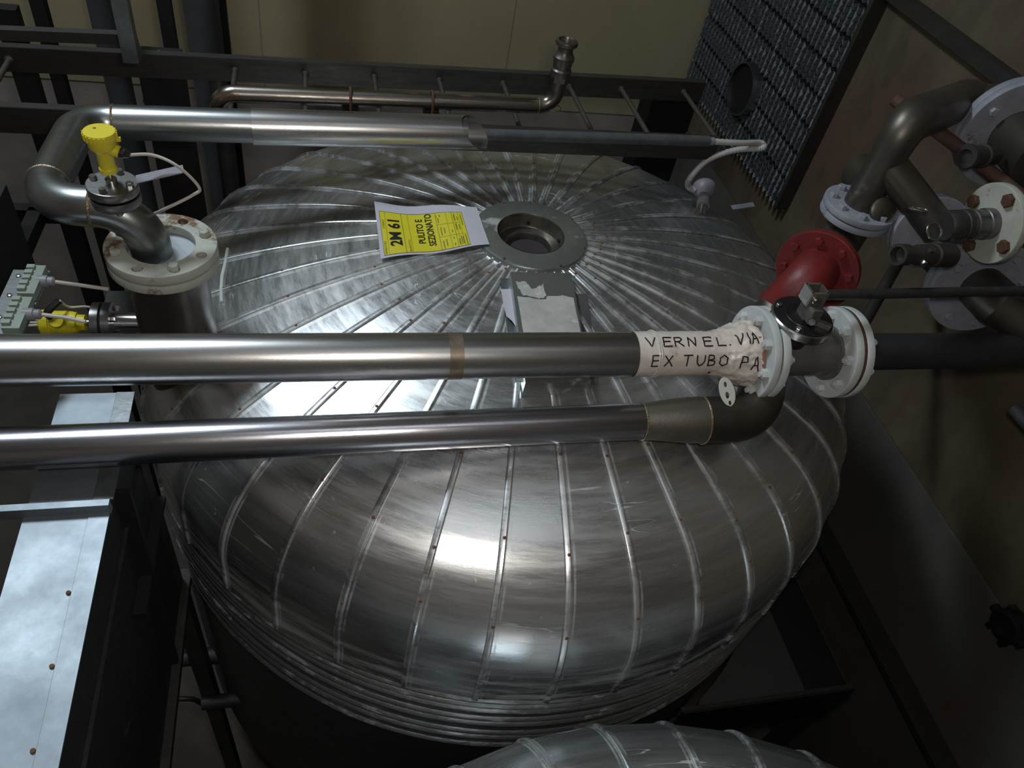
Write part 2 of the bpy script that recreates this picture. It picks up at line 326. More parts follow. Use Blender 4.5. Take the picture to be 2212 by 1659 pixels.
def make_tank(cx, cy, zc, Rr, rc, rk, dh, phase, name, label, base, ks=None, screws=True, white=1.):
    root = thing(name, label, 'tank', (cx, cy, 0))
    ctrl = bpy.data.objects.new('tmp', None)
    me, pts, cz = gore_mesh(Rr, rc, rk, -dh)
    m = tank_mat(name + '_cladding', root, zc, zc + cz, base, white); me.materials.append(m)
    first = None; sb = B(); sb.lathe([(.0045, 0), (.0042, .002), (.002, .0035), (0, .0037)], (0, 0, 0), UP, 8); sme = None
    for k in (ks or range(NG)):
        o = bpy.data.objects.new('gore_panel', me); C.collection.objects.link(o); o.parent = root; o.location = (0, 0, zc); ang = math.radians(phase + 9 * k); o.rotation_euler = (0, 0, ang)
    # corrugated swage rings under the hem, then the shell
    pr = [(Rr - .002, -dh + .06)]; z = -dh
    for i in range(8):
        pr += [(Rr - .004, z), (Rr - .003, z - .008), (Rr + .004, z - .012), (Rr + .006, z - .015), (Rr + .004, z - .018), (Rr - .003, z - .022)]; z -= (.034, .030, .052, .036, .060, .038, .056, .04)[i]
    sk = B().lathe([(r, zc + h) for r, h in pr], (cx, cy, 0), UP, 160).build('swaged_skirt', SKIRT, root)
    bd = B().lathe([(Rr - .004, zc + z + .01), (Rr - .004, .75), (Rr - .1, .62), (.2, .45), (0, .45)], (cx, cy, 0), UP, 128).build('shell', BODY, root)
    for a in (45, 135, 225, 315):
        x = cx + (Rr - .2) * math.cos(math.radians(a)); y = cy + (Rr - .2) * math.sin(math.radians(a))
        B().tube([(x, y, 0), (x, y, .72)], .05, 16).build('leg', IRON, root)
    if screws:
        n = 0
        for k in range(NG):
            for j, rr in enumerate((.215, .47, .74, .955, 1.08, Rr)):
                if j == 5: z_, nn = cz - .05, (1, 0); rj = Rr
                else: rj = rr + random.uniform(-.03, .03); z_, nn = seam_point(pts, rj)
                a = math.radians(phase + 9 * k + 4.5) - (.008 / rj); d = Vector((math.sin(a), -math.cos(a), 0)); nv = Vector((d.x * nn[0], d.y * nn[0], nn[1]))
                if sme is None: sme = sb.build('screw', RUSTS); o = sme; sme = o.data
                else: o = bpy.data.objects.new('screw', sme); C.collection.objects.link(o)
                o.parent = root; o.location = Vector((d.x * rj, d.y * rj, zc + z_)) + nv * .0045; o.rotation_mode = 'QUATERNION'; o.rotation_quaternion = UP.rotation_difference(nv)
    bpy.data.objects.remove(ctrl)
    return root, m, pts, cz
TX, TY, TZ = .6013, 1.8012, H - 1.29
tank, TM, TPTS, TCZ = make_tank(TX, TY, TZ, 1.1352, 2.5759, .3123, .59, .6, 'insulated_tank', 'large insulated tank with a domed top of radial aluminium gores around a round manhole', (.68, .70, .71))
tank2, TM2, _, _ = make_tank(.588, -.539, H - 1.476, 1.1352, 2.5759, .3123, .59, 4.0, 'insulated_tank', 'second insulated tank of paler dusty aluminium, only its rim showing at the bottom edge', (.52, .55, .56), screws=False, white=1.3)
def dome_z(x, y): return TZ + seam_point(TPTS, max(.151, math.hypot(x - TX, y - TY)))[0]
def hit(px, py):
    r = ray(px, py)
    for i in range(2000):
        P = up_(r * ((.5 + i * .0013) / F)); rr = math.hypot(P.x - TX, P.y - TY)
        if rr < 1.135 and P.z < dome_z(P.x, P.y): return P
    return P
# manhole ring, neck and plug
crown = TZ + .0
cover = GALVR = mat('clouded_aluminium_ring', (.46, .49, .48), (.30, .33, .32), (.24, .40), .85, 7, bump=.08, bscale=50, c3=(.42, .44, .43), t3=.58)
B().lathe([(.100, .004), (.101, .010), (.160, .010), (.168, .008), (.172, .002), (.173, -.012)], (TX, TY, crown), UP, 72).build('manhole_ring', cover, tank)
B().lathe([(.100, .011), (.0975, .006), (.0965, -.030), (.094, -.034), (.072, -.038), (.068, -.036), (.066, -.040), (.0655, -.062)], (TX, TY, crown), UP, 64).build('manhole_neck', mat('worn_neck_steel', (.28, .27, .24), (.12, .115, .10), (.25, .42), .9, 16, bump=.1), tank)
B().lathe([(.0655, -.058), (.05, -.0575), (0, -.0575)], (TX, TY, crown), UP, 48).build('plug', RUBBER, tank)
for a in (20, 65, 118, 170, 200, 262, 320):
    a = math.radians(a); B().lathe([(.0045, 0), (.004, .003), (0, .004)], (TX + .163 * math.sin(a), TY - .163 * math.cos(a), crown + .0095), UP, 8).build('screw', RUSTS, tank)
for a, z in ((95, -.022), (170, -.02), (250, -.02)):
    a = math.radians(a); d = Vector((-math.sin(a), math.cos(a), 0)); c = Vector((TX, TY, crown + z)) - d * .0965
    B().lathe([(.006, -.002), (.006, .004), (0, .005)], c, d, 10).build('screw', BLACK, tank)

# sheet metal box cover running from the manhole ring towards the camera
bx = thing('box_cover', 'galvanised sheet box cover with peeling white label residue below the manhole', 'cover', (TX, 1.45, dome_z(TX, 1.45)))
zt = -1.268
c0, c1 = atz(1103, 587, zt), atz(1234, 590, zt); c2, c3 = atz(1277, 827, zt - .035), atz(1135, 827, zt - .035)
def quadslab(b, q, t):
    n = (q[1] - q[0]).cross(q[3] - q[0]).normalized()
    if n.z < 0: n = -n
    lo = [p - n * t for p in q]; b.add(list(q) + lo, [(0, 1, 2, 3), (7, 6, 5, 4), (0, 4, 5, 1), (1, 5, 6, 2), (2, 6, 7, 3), (3, 7, 4, 0)]); return n
b = B(); nn = quadslab(b, [c0, c1, c2, c3], .055); b.build('housing', GALVR, bx, smooth=0)
b = B(); l0 = hit(1079, 606) + UP * .008; l3 = hit(1110, 830) + UP * .01; quadslab(b, [l0, l0 + XA * .05, l3 + XA * .05, l3], .003); b.build('side_flange', GALV, bx, smooth=0)
b = B(); l0 = hit(1268, 640) + UP * .008; l3 = hit(1288, 830) + UP * .01; quadslab(b, [l0 - XA * .03, l0, l3, l3 - XA * .03], .003); b.build('side_flange', GALV, bx, smooth=0)
def onbox(u, v, e=.0012): return (c0 * (1 - u) + c1 * u) * (1 - v) + (c3 * (1 - u) + c2 * u) * v + nn * e
def jag(pts, amp, n=5):
    out = []
    for i in range(len(pts)):
        a = pts[i]; c = pts[(i + 1) % len(pts)]
        for k in range(n): f = k / n; out.append((a[0] + (c[0] - a[0]) * f + random.uniform(-amp, amp), a[1] + (c[1] - a[1]) * f + random.uniform(-amp, amp)))
    return out
for poly, e in (([(.06, .24), (.5, .27), (.55, .23), (.96, .24), (.985, .95), (.10, .95)], .001), ([(.05, .10), (.22, .10), (.30, .17), (.5, .12), (.52, .24), (.40, .26), (.15, .24)], .0016)):
    pl = jag(poly, .010); b = B(); b.add([onbox(u, v, e) for u, v in pl], [tuple(range(len(pl)))]); b.build('label_residue', RESID, bx, smooth=0)
b = B(); sa, sb_ = hit(1080, 632) + UP * .0125, hit(1092, 690) + UP * .0125
pl = [sa, sa + XA * .038, sb_ + XA * .034, sb_ + XA * .030 - YA * .08, sb_ + XA * .012 - YA * .02, sb_]; b.add(pl, [tuple(range(6))]); b.build('torn_sticker', PAPER, bx, smooth=0)

# pale cross welds where the nozzle cladding meets the dome (left)
# ================================================================= PAPER SIGN
pc = [atz(808, 437, -1.280), atz(1030, 445, -1.262), hit(1055, 541) + UP * .020, hit(822, 568) + UP * .014]   # far-left, far-right, near-right, near-left
sg = thing('paper_sign', 'white paper with a yellow printed tag reading 2M 61 lying left of the manhole', 'sign', hit(930, 560))
# u runs along the reading direction (photo: bottom to top), v down the page (photo: left to right)
def sheet(u, v, e=0.):
    far = pc[0] * (1 - v) + pc[1] * v; near = pc[3] * (1 - v) + pc[2] * v
    p = near * (1 - u) + far * u
    p = p + UP * (-.006 * math.sin(math.pi * min(1, v * 1.15)) * (u * .8 + .2) + .004 * math.sin(v * 9 + u * 2) + e); return p
def sgrid(u0, u1, v0, v1, e, nu=10, nv=18):
    b = B(); b.add([sheet(u0 + (u1 - u0) * i / nu, v0 + (v1 - v0) * j / nv, e) for i in range(nu + 1) for j in range(nv + 1)], [(i * (nv + 1) + j, i * (nv + 1) + j + 1, (i + 1) * (nv + 1) + j + 1, (i + 1) * (nv + 1) + j) for i in range(nu) for j in range(nv)]); return b
sgrid(0, 1, 0, 1, 0).build('paper', PAPER, sg)
sgrid(.035, .82, .035, .825, .0006).build('yellow_tag', YPAPER, sg)
US, VS = .21, .297     # page size in metres for lettering
def stext(txt, size, u, v, bold=0, m=INK, align='CENTER', sx=1.):
    me = text_mesh(txt, size, bold, align)
    for vt in me.vertices:
        x, y = vt.co.x * sx, vt.co.y; vt.co = sheet(u + x / US, v - y / VS, .0014)
    me.materials.clear(); me.materials.append(m); me.name = 'lettering'; o = bpy.data.objects.new('lettering', me); C.collection.objects.link(o); put(o, sg); return o
stext('2M 61', .045, .44, .165, .0013, sx=.97)
stext('PULITO E', .027, .46, .405, .0006, sx=.95); stext('SEZIONATO', .027, .48, .497, .0006, sx=.93)
stext('SERBATOIO', .009, .05, .058, 0, INKG, 'LEFT'); stext('CODICE', .009, .50, .062, 0, INKG, 'LEFT'); stext('PRODOTTO', .009, .05, .283, 0, INKG, 'LEFT')
def srule(u0, u1, v0, v1, m=INKG): sgrid(u0, u1, v0, v1, .0012, 8 if u1 - u0 > .1 else 1, 8 if v1 - v0 > .1 else 1).build('ruled_line', m, sg)
for v in (.035, .082, .238, .300, .565, .665, .720, .745, .782, .824): srule(.035, .82, v, v + .0032, INK if v in (.238, .565, .720, .035, .824) else INKG)
srule(.035, .04, .035, .825, INK); srule(.815, .82, .035, .825, INK)
srule(.30, .304, .565, .782); srule(.56, .564, .565, .782)
for (u, v, l) in ((.06, .59, .16), (.10, .62, .14), (.33, .59, .17), (.36, .62, .12), (.60, .58, .10), (.72, .60, .05), (.72, .565, .04), (.08, .69, .05), (.22, .69, .04), (.36, .69, .05), (.08, .735, .12), (.40, .735, .14), (.62, .735, .14), (.08, .757, .18), (.08, .772, .16), (.40, .764, .12), (.62, .764, .08), (.05, .80, .24), (.50, .80, .26)):
    srule(u, u + l, v, v + .009)

# ================================================================= PIPE 1 with wrap and valve
zA = -1.207
def ax1(px): return atz(px, 779 - (779 - 765) / 1360 * px, zA)
RA = .0535
p1 = thing('horizontal_pipe', 'thick brushed stainless pipe crossing the full width above the dome, ending in the paper wrap', 'pipe', ax1(0))
Lx = Vector((-2.79, ax1(0).y + (-2.79 - ax1(0).x) * (ax1(1360).y - ax1(0).y) / (ax1(1360).x - ax1(0).x), H + zA))
B().tube([Lx, ax1(300), ax1(900), ax1(1500), ax1(1600)], RA, 48).build('pipe_barrel', STEEL, p1)
dA = (ax1(1600) - ax1(1000)).normalized()
B().lathe([(RA + .0006, -.016), (RA + .0006, .016)], ax1(980), dA, 40).build('tape_band', mat('brown_tape_mark', (.20, .16, .12), (.26, .21, .16), (.3, .45), .7, 30, bump=.05), p1)
# wrap
wr = thing('paper_wrap', 'crumpled white paper and tape wrap with handwritten black capitals on the stainless pipe', 'wrap', ax1(1365))
sA = ax1(1364); LW = (ax1(1612) - sA).length
refu = (UP - dA * UP.dot(dA)).normalized(); refw = dA.cross(refu)
def wrad(t, a):
    fl = max(0, (t - .62) / .38); base = RA + .0015 + .026 * fl * fl * (3 - 2 * fl)
    amp = .0004 + .0040 * min(1, max(0, (t - .55) / .4))
    n1 = noise.noise(Vector((math.cos(a) * 2.2, math.sin(a) * 2.2, t * 9))); n2 = noise.noise(Vector((math.cos(a) * 5, math.sin(a) * 5, t * 22 + 5)))
    return base + amp * (1.6 * (.5 - abs(n1) * 2) + .9 * (.4 - abs(n2) * 2))
def wpt(t, a, e=0.): r = wrad(t, a) + e; return sA + dA * (t * LW) + (refu * math.cos(a) + refw * math.sin(a)) * r
nt_, na = 90, 120
b = B(); b.add([wpt(i / nt_, 2 * math.pi * k / na) for i in range(nt_ + 1) for k in range(na)], [(i * na + k, i * na + (k + 1) % na, (i + 1) * na + (k + 1) % na, (i + 1) * na + k) for i in range(nt_) for k in range(na)])
b.build('wrap_sleeve', WRAP, wr, smooth=180)
for t, tl in ((.16, .0), (.172, .03)):
    b = B(); pts_ = [wpt(t + tl * math.sin(2 * math.pi * k / 48) * .3, 2 * math.pi * k / 48, .0015) for k in range(49)]; b.tube(pts_, .0022, 8, False); b.build('tie_cord', CLEAR, wr)
# handwriting: strokes in a 1 x 1 letter cell
GL = {'V': [[(0, 1), (.45, 0), (.95, 1)]], 'E': [[(.9, 1), (.05, 1), (0, 0), (.85, .03)], [(.02, .52), (.75, .55)]], 'R': [[(0, 0), (.05, 1), (.6, .98), (.75, .75), (.5, .52), (.05, .5)], [(.3, .5), (.85, 0)]],
      'N': [[(0, 0), (.08, 1), (.72, .05), (.85, 1)]], 'L': [[(.15, 1), (.05, .03), (.85, 0)]], 'I': [[(.3, 1), (.25, 0)]], 'A': [[(0, 0), (.45, 1), (.85, 0)], [(.15, .38), (.7, .38)]],
      'X': [[(0, 1), (.9, 0)], [(.85, 1), (0, 0)]], 'T': [[(0, .98), (1, 1)], [(.5, 1), (.45, 0)]], 'U': [[(0, 1), (.05, .3), (.3, 0), (.65, .1), (.85, .4), (.9, 1)]],
      'B': [[(0, 0), (.05, 1), (.6, .95), (.65, .65), (.1, .52), (.75, .42), (.7, .08), (0, 0)]], 'O': [[(.45, 1), (.05, .7), (.05, .25), (.4, 0), (.8, .25), (.85, .75), (.45, 1)]],
      'P': [[(0, 0), (.05, 1), (.65, .95), (.7, .6), (.08, .5)]], '.': [[(.1, .04), (.2, .0)]]}
# direction from the axis to the eye gives the side that carries the writing
eye = (Vector((0, 0, H)) - ax1(1450)); eye = (eye - dA * eye.dot(dA)).normalized(); aeye = math.atan2(eye.dot(refw), eye.dot(refu))
sgn = 1 if (refu * math.cos(aeye + .3) + refw * math.sin(aeye + .3)).z > (refu * math.cos(aeye) + refw * math.sin(aeye)).z else -1
def write(letters, hgt, arc0, wl):
    for ch, x in letters:
        b = B()
        for st in GL[ch]:
            pp = []
            for i in range(len(st) - 1):
                for k in range(6): f = k / 6; pp.append((st[i][0] + (st[i + 1][0] - st[i][0]) * f, st[i][1] + (st[i + 1][1] - st[i][1]) * f))
            pp.append(st[-1]); P3 = []
            for (u, v) in pp:
                xx = x + u * wl + random.uniform(-.0004, .0004); aa = aeye + sgn * (arc0 + v * hgt) / RA; P3.append(wpt(xx / LW, aa, .0006))
            b.tube(P3, .0017, 6)
        b.build('handwriting', INK, wr)
def fr_(l): return [(c, f * LW) for c, f in l]
write(fr_([('V', .06), ('E', .20), ('R', .295), ('N', .405), ('E', .54), ('L', .65), ('.', .735)]), .024, .017, LW * .082)
write(fr_([('V', .80), ('I', .875), ('A', .912)]), .022, .015, LW * .06)
write(fr_([('E', .10), ('X', .205), ('T', .36), ('U', .475), ('B', .572), ('O', .665)]), .026, -.030, LW * .075)
write(fr_([('P', .83), ('A', .915)]), .024, -.030, LW * .06)
# torn red gasket scrap and perforated strip at the wrap's mouth
b = B(); b.lathe([(RA + .026, 0), (RA + .030, .014), (RA + .018, .022)], wpt(.96, 0) - (wpt(.96, 0) - (sA + dA * .96 * LW)), dA, 20, refu, aeye - .5, aeye + .8); tag(b.build('gasket_scrap', REDRUB), 'torn brick red gasket scrap behind the paper wrap', 'gasket')
# perforated plastic strip
e0 = atd(1563, 824, 1.80); e1 = atd(1578, 868, 1.79)
sd = (e1 - e0).normalized(); nx = cdir(.1, .1, -1); wv = sd.cross(nx).normalized()
ps = thing('perforated_strip', 'milky plastic strip with punched holes hanging under the wrap', 'strip', e1)
cc = (e0 + e1) / 2
hs = [(0, -.012, .005), (.002, .006, .006), (0, .020, .0045)]
o = holed_disc('strip_plate', .0245, .003, [(h[0], h[1], h[2]) for h in hs], 0, cc, nx, CLEAR, ps, .0006, ref=wv)
o.data.transform(Matrix.Translation(cc) @ Matrix.Scale(1.45, 4, sd) @ Matrix.Scale(.75, 4, wv) @ Matrix.Translation(-cc))

# valve with two pairs of painted flanges
vv = thing('ball_valve', 'flanged ball valve with pale painted flanges, round top plate and long black lever', 'valve', ax1(1720))
FR = .118
def fl_pair(x0, label_mat, t=.020, gap=.004, nb=8, a0=.2, stains=PAINTW):
    a = ax1(x0); 
    holed_disc('flange', FR, t, [], .04, a + dA * (t / 2), dA, stains, vv, .003)
    holed_disc('flange', FR, t, [], .04, a + dA * (t * 1.5 + gap), dA, stains, vv, .003)
    B().lathe([(FR - (.006 if x0 < 1700 else .0015), 0), (FR - (.006 if x0 < 1700 else .0015), gap)], a + dA * t, dA, 48).build('gasket', BLACK if x0 < 1700 else RUST, vv)
    bolts(vv, a, -dA, .094, nb, .0135, .014, stains, a0, .006, refu)
    bolts(vv, a + dA * (2 * t + gap), dA, .094, nb, .0135, .014, stains, a0, .006, refu)
    return a, a + dA * (2 * t + gap)
fa, fb = fl_pair(1618, PAINTW, .020, .004)
fc, fd = fl_pair(1786, PAINTW, .022, .008, a0=.55)
B().lathe([(RA + .004, -.03), (RA + .016, -.008), (RA + .02, 0)], fa, dA, 40).build('flange_neck', PAINTW, vv)
b = B(); Lb = (fc - fb).length
b.lathe([(.072, 0), (.072, .008), (.059, .010), (.060, Lb * .5), (.059, Lb - .012), (.072, Lb - .008), (.072, Lb)], fb, dA, 56); b.build('valve_body', mat('grey_valve_casting', (.20, .19, .18), (.13, .125, .12), (.45, .6), .6, 14, bump=.15, c3=(.3, .3, .29), t3=.64), vv)
B().lathe([(.061, 0), (.061, .003)], fc - dA * .012, dA, 56).build('retaining_ring', CHROME, vv)
tc_ = fb + (fc - fb) * .28
TPz = .122
top = tc_ + UP * TPz
SD = mat('dark_machined_plate', (.06, .06, .065), (.04, .04, .045), (.3, .42), .8, 20, bump=.05)
B().lathe([(.038, .03), (.038, TPz - .018)], tc_, UP, 32).build('stem_neck', SD, vv)
B().lathe([(.0, -.002), (.074, -.002), (.077, .001), (.077, .018), (.074, .021), (.0, .021)], top - UP * .02, UP, 64).build('top_plate', CHROME, vv)
B().lathe([(.0, 0), (.073, 0), (.073, .0015), (.045, .0018), (.044, .003), (.042, .0018), (0, .0018)], top + UP * .001, UP, 64).build('plate_face', SD, vv)
bolts(vv, top + UP * .002, UP, .062, 4, .0075, .006, CHROME, .9, 0, XA)
LG = mat('worn_lever_steel', (.24, .23, .21), (.16, .15, .14), (.35, .5), .7, 20, bump=.1)
hz = atd(1770, 645, 1); lever_end = None
B().box(top + UP * .03 + XA * .004, (.030, .036, .058)).build('stem_block', LG, vv, smooth=0)
b = B(); b.beam(top + Vector((-.018, -.03, .035)), top + Vector((-.002, -.03, .035)) + XA * .01, .028, .04); b.build('lever_clamp', LG, vv, smooth=0)
b = B(); hexa(b, top + Vector((-.01, -.044, .028)), Vector((-.5, -.6, .1)), .010, .014); b.build('clamp_bolt', CHROME, vv)
B().box(top + Vector((.030, -.040, .010)), (.036, .012, .014), (Vector((.8, -.6, 0)), Vector((.6, .8, 0)), UP)).build('stop_lug', LG, vv, smooth=0)
sq = top + UP * .068 - XA * .004
b = B()
for dx, dy, sx_, sy_ in ((0, -.018, .044, .006), (0, .018, .044, .006), (-.020, 0, .006, .036), (.020, 0, .006, .036)): b.box(sq + Vector((dx, dy, 0)), (sx_, sy_, .040))
b.build('square_socket', LG, vv, smooth=0)
B().tube([sq + Vector((-.006, -.03, 0)), sq + Vector((-.006, -.021, 0))], .011, 20).build('socket_pin', CHROME, vv)
zl = sq.z - H
l0 = sq + XA * .02; l1 = atz(2212, 628, zl); l1 = l0 + (l1 - l0) * 1.25
B().tube([l0, l1], .0125, 20).build('lever', mat('chipped_black_lever', (.02, .02, .022), (.03, .03, .033), (.4, .55), .1, 30, bump=.25, bscale=80, c3=(.2, .2, .2), t3=.70), vv)
# black pipe right of the valve
bpipe = tag(B().tube([fd + dA * .0, fd + dA * (XW - fd.x)], .0485, 40).build('black_pipe', BLACKP), 'black painted pipe running from the right flange of the lever valve to the wall', 'pipe')
# small rod stub leaning on black pipe
s0 = atd(2150, 745, 2.05); s1 = atd(2225, 610, 2.35)
tag(B().tube([s0, s1], .011, 12).build('bent_rod', BLACKP), 'thin dark rod rising from the black pipe at the right edge', 'rod')

# ================================================================= PIPE 2 (lower) with reducer and elbow
zB = -1.321
def ax2(px, py=None): return atz(px, (970 - (60 / 1380) * px) if py is None else py, zB)
p2 = thing('horizontal_pipe', 'polished stainless pipe nearest the camera, crossing the front of the dome to a tapered elbow', 'pipe', ax2(0))
d2 = (ax2(1380) - ax2(0)).normalized(); L2 = ax2(0) - d2 * ((ax2(0).x + 2.79) / d2.x)
RB = .0445
POL = mat('polished_stainless', (.55, .55, .58), (.36, .36, .40), (.16, .32), 1., 5, (.5, 6, 6), .04, 160)
B().tube([L2, ax2(300), ax2(800), ax2(1385)], RB, 48).build('pipe_barrel', POL, p2)
r0_ = ax2(1385); r1_ = ax2(1515, 907); dd = (r1_ - r0_).normalized(); Lr = (r1_ - r0_).length
B().lathe([(RB, 0), (RB + .001, .01), (.052, Lr * .45), (.057, Lr * .75), (.058, Lr)], r0_, dd, 48).build('reducer', REDUCE, p2)
for pos, rr in ((r0_, RB + .0015), (r1_, .0595)):
    B().tube([pos + (dd.orthogonal().normalized() * math.cos(a) + dd.cross(dd.orthogonal().normalized()) * math.sin(a)) * rr for a in [2 * math.pi * k / 40 for k in range(41)]], .0022, 6, False).build('weld_bead', WELD, p2)
redend = atd(1676, 668, 2.02)
el = fillet([r1_, r1_ + dd * .150, redend], .10, 14)
B().tube(el, .058, 48).build('elbow', mat('dark_steel_elbow', (.13, .12, .10), (.08, .075, .065), (.38, .5), .9, 10, bump=.08), p2)
pp = thing('crack_mark', 'x', 'mark', (0, 0, 0)); bpy.data.objects.remove(pp)

# ================================================================= LADDER TRAY with rails and rungs
zT = -1.18
lt = thing('ladder_tray', 'dark steel ladder tray lying horizontally behind the upper pipes', 'ladder', atz(900, 230, zT))
RAILM = mat('rail_steel', (.085, .08, .076), (.05, .048, .046), (.35, .5), .7, 10, (1, 6, 6), .1, 80)
def railpts(a, b, za, ext0, ext1):
    A, B_ = atz(*a, za), atz(*b, za); d = (B_ - A); return A - d * ext0, B_ + d * ext1
for (a, b_, e1_) in (((0, 106), (1500, 182), .02), ((0, 236), (1530, 305), .02)):
    A, Q = railpts(a, b_, zT, .55, e1_)
    mb = B(); n_ = (Q - A).normalized(); mb.beam(A - UP * .03, Q - UP * .03, .008, .075); mb.beam(A + UP * .006 + YA * .012, Q + UP * .006 + YA * .012, .030, .006); mb.beam(A - UP * .066 + YA * .012, Q - UP * .066 + YA * .012, .03, .006)
    mb.build('side_rail', RAILM, lt, smooth=0)
A1, Q1 = railpts((0, 106), (1500, 182), zT, 0, 0); A2, Q2 = railpts((0, 236), (1530, 305), zT, 0, 0)
def onrail(A, Q, x): f = (x - A.x) / (Q.x - A.x); return A + (Q - A) * f
for px in (20, 508, 660, 809, 950, 1088, 1232, 1345, 1480, 1610):
    py = 106 + px * .0507 + 22; t = atz(px, py, zT - .03); a = onrail(A1, Q1, t.x); c = onrail(A2, Q2, t.x)
    if px == 1610: continue
    B().tube([a - UP * .03, c - UP * .03], .0085, 12).build('rung', mat('worn_rung', (.13, .12, .10), (.08, .075, .065), (.4, .55), .7, 30, bump=.15) if 'worn_rung' not in MATS else MATS['worn_rung'], lt)
    B().lathe([(.013, 0), (.013, .006), (.009, .009)], a - UP * .03 - YA * .004, -YA, 10).build('rung_collar', IRON, lt)
# square steel conduit tied on the near rail, to the flexible hose
A2b, Q2b = railpts((960, 288), (1530, 305), zT + .02, 0, 0)
tag(B().tube([A2b, Q2b], .018, 20).build('rigid_conduit', mat('dusty_grey_conduit', (.09, .10, .105), (.05, .055, .06), (.5, .7), .2, 14, bump=.1, c3=(.15, .15, .16), t3=.62)), 'dusty grey rigid conduit tube fixed along the near rail of the ladder tray', 'conduit')
# white flexible conduit
fp = spline([Q2b - XA * .01, atz(1600, 309, zT + .02), atz(1643, 309, zT + .01), atz(1646, 320, zT), atz(1590, 324, zT - .02), atz(1530, 345, zT - .07), atz(1492, 383, zT - .14), atz(1487, 402, zT - .2), atz(1500, 412, zT - .215)], 16)
rr_ = [.0095 + (.0016 if i % 2 else 0) for i in range(len(fp))]
tag(B().tube(fp, rr_, 12).build('flexible_conduit', CONDUIT), 'white corrugated flexible conduit looping from the rigid conduit to the round grey probe', 'conduit')
cl = B().tube([Q2b - XA * .03, Q2b + XA * .02], .0135, 16).build('conduit_gland', GREYPL); tag(cl, 'small grey gland joining the rigid conduit to the white flexible hose', 'gland')
# grey probe head
pb = hit(1517, 462); ph = thing('probe_head', 'round grey probe head on a short stem at the right rear of the dome', 'sensor', pb)
ht = atz(1521, 412, zT - .215)
stem_top = Vector((pb.x, pb.y, pb.z)); up1 = (ht - pb)
B().tube([pb - UP * .01, pb + up1 * .35], .018, 16).build('stem', CHROME, ph)
B().tube([pb + up1 * .3, pb + up1 * .7], .024, 20).build('collar', GREYPL, ph)
u1 = up1.normalized()
B().lathe([(.02, -.045), (.034, -.030), (.043, -.008), (.043, .004), (.040, .009), (.033, .010), (.028, .005), (0, .004)], ht + u1 * .015, u1, 32).build('head', GREYPL, ph)
t0 = hit(1575, 462)
tag(B().beam(t0 + UP * .03, t0 + UP * .055 + Vector((.085, -.01, .0)), .03, .002).build('metal_tag', GREYPL, smooth=0), 'small grey metal tag right of the round grey probe head', 'tag')

# ================================================================= PIPE 4 thin upper pipe
z4 = zT + .045
q4 = thing('slim_pipe', 'slim stainless pipe resting on the ladder tray with an upturned coupling at its right end', 'pipe', atz(700, 212, z4))
a4 = atz(500, 203, z4); b4 = atz(1190, 229, z4); e4 = b4 + UP * .125
tt4 = Vector((a4.x, a4.y, 0))
pt = fillet([Vector((a4.x - .42, a4.y - .0, a4.z - .10)), Vector((a4.x - .05, a4.y, a4.z - .10)), Vector((a4.x - .04, a4.y, a4.z)), b4 + XA * .01, e4 + XA * .01], .055, 10)
TARN = mat('tarnished_stainless', (.26, .24, .21), (.15, .135, .12), (.24, .4), 1., 7, (1, 5, 5), .06, 120, c3=(.13, .075, .04), t3=.60)
B().tube(pt, .0255, 32).build('pipe_barrel', TARN, q4)
B().lathe([(.026, -.085), (.031, -.083), (.033, -.07), (.033, -.06), (.029, -.055), (.031, -.035), (.034, -.028), (.034, -.018), (.028, -.010), (.024, .0), (.024, .012), (.034, .018), (.036, .024), (.034, .031), (.027, .033), (.024, .028), (.023, -.02), (0, -.02)], e4 + XA * .01 + UP * .06, UP, 36).build('coupling', mat('dull_coupling', (.22, .20, .18), (.13, .12, .11), (.3, .42), .9, 20, bump=.06), q4)
B().lathe([(.0255, 0), (.034, 0), (.034, .018), (.0255, .018)], e4 + XA * .01 - UP * .035, UP, 6).build('hex_nut', TARN, q4)
for px in (757, 933):
    c = atz(px, 203 + (px - 500) * 26 / 690, z4); b = B()
    b.tube([c + Vector((0, -.031, -.055))] + [c + Vector((0, -.031 * math.cos(a), .031 * math.sin(a))) for a in [math.pi * k / 12 for k in range(13)]] + [c + Vector((0, .031, -.055))], .0045, 8)
    cl_ = b.build('u_bolt_clamp', RUST); tag(cl_, 'rusty U-bolt clamp on the slim pipe, %s one' % ('left' if px < 800 else 'right'), 'clamp')
    tag(B().box(c + Vector((0, 0, -.035)), (.05, .11, .008)).build('clamp_saddle', IRON, smooth=0), 'steel saddle plate under the %s rusty clamp of the slim pipe' % ('left' if px < 800 else 'right'), 'plate')
for p, ax_ in ((pt[12], XA), (pt[-12], XA), (pt[-2] - UP * .06, UP)):
    b = B(); b.lathe([(.0255, -.002), (.0275, 0), (.0255, .002)], p, ax_, 24); b.build('weld_bead', WELD, q4)

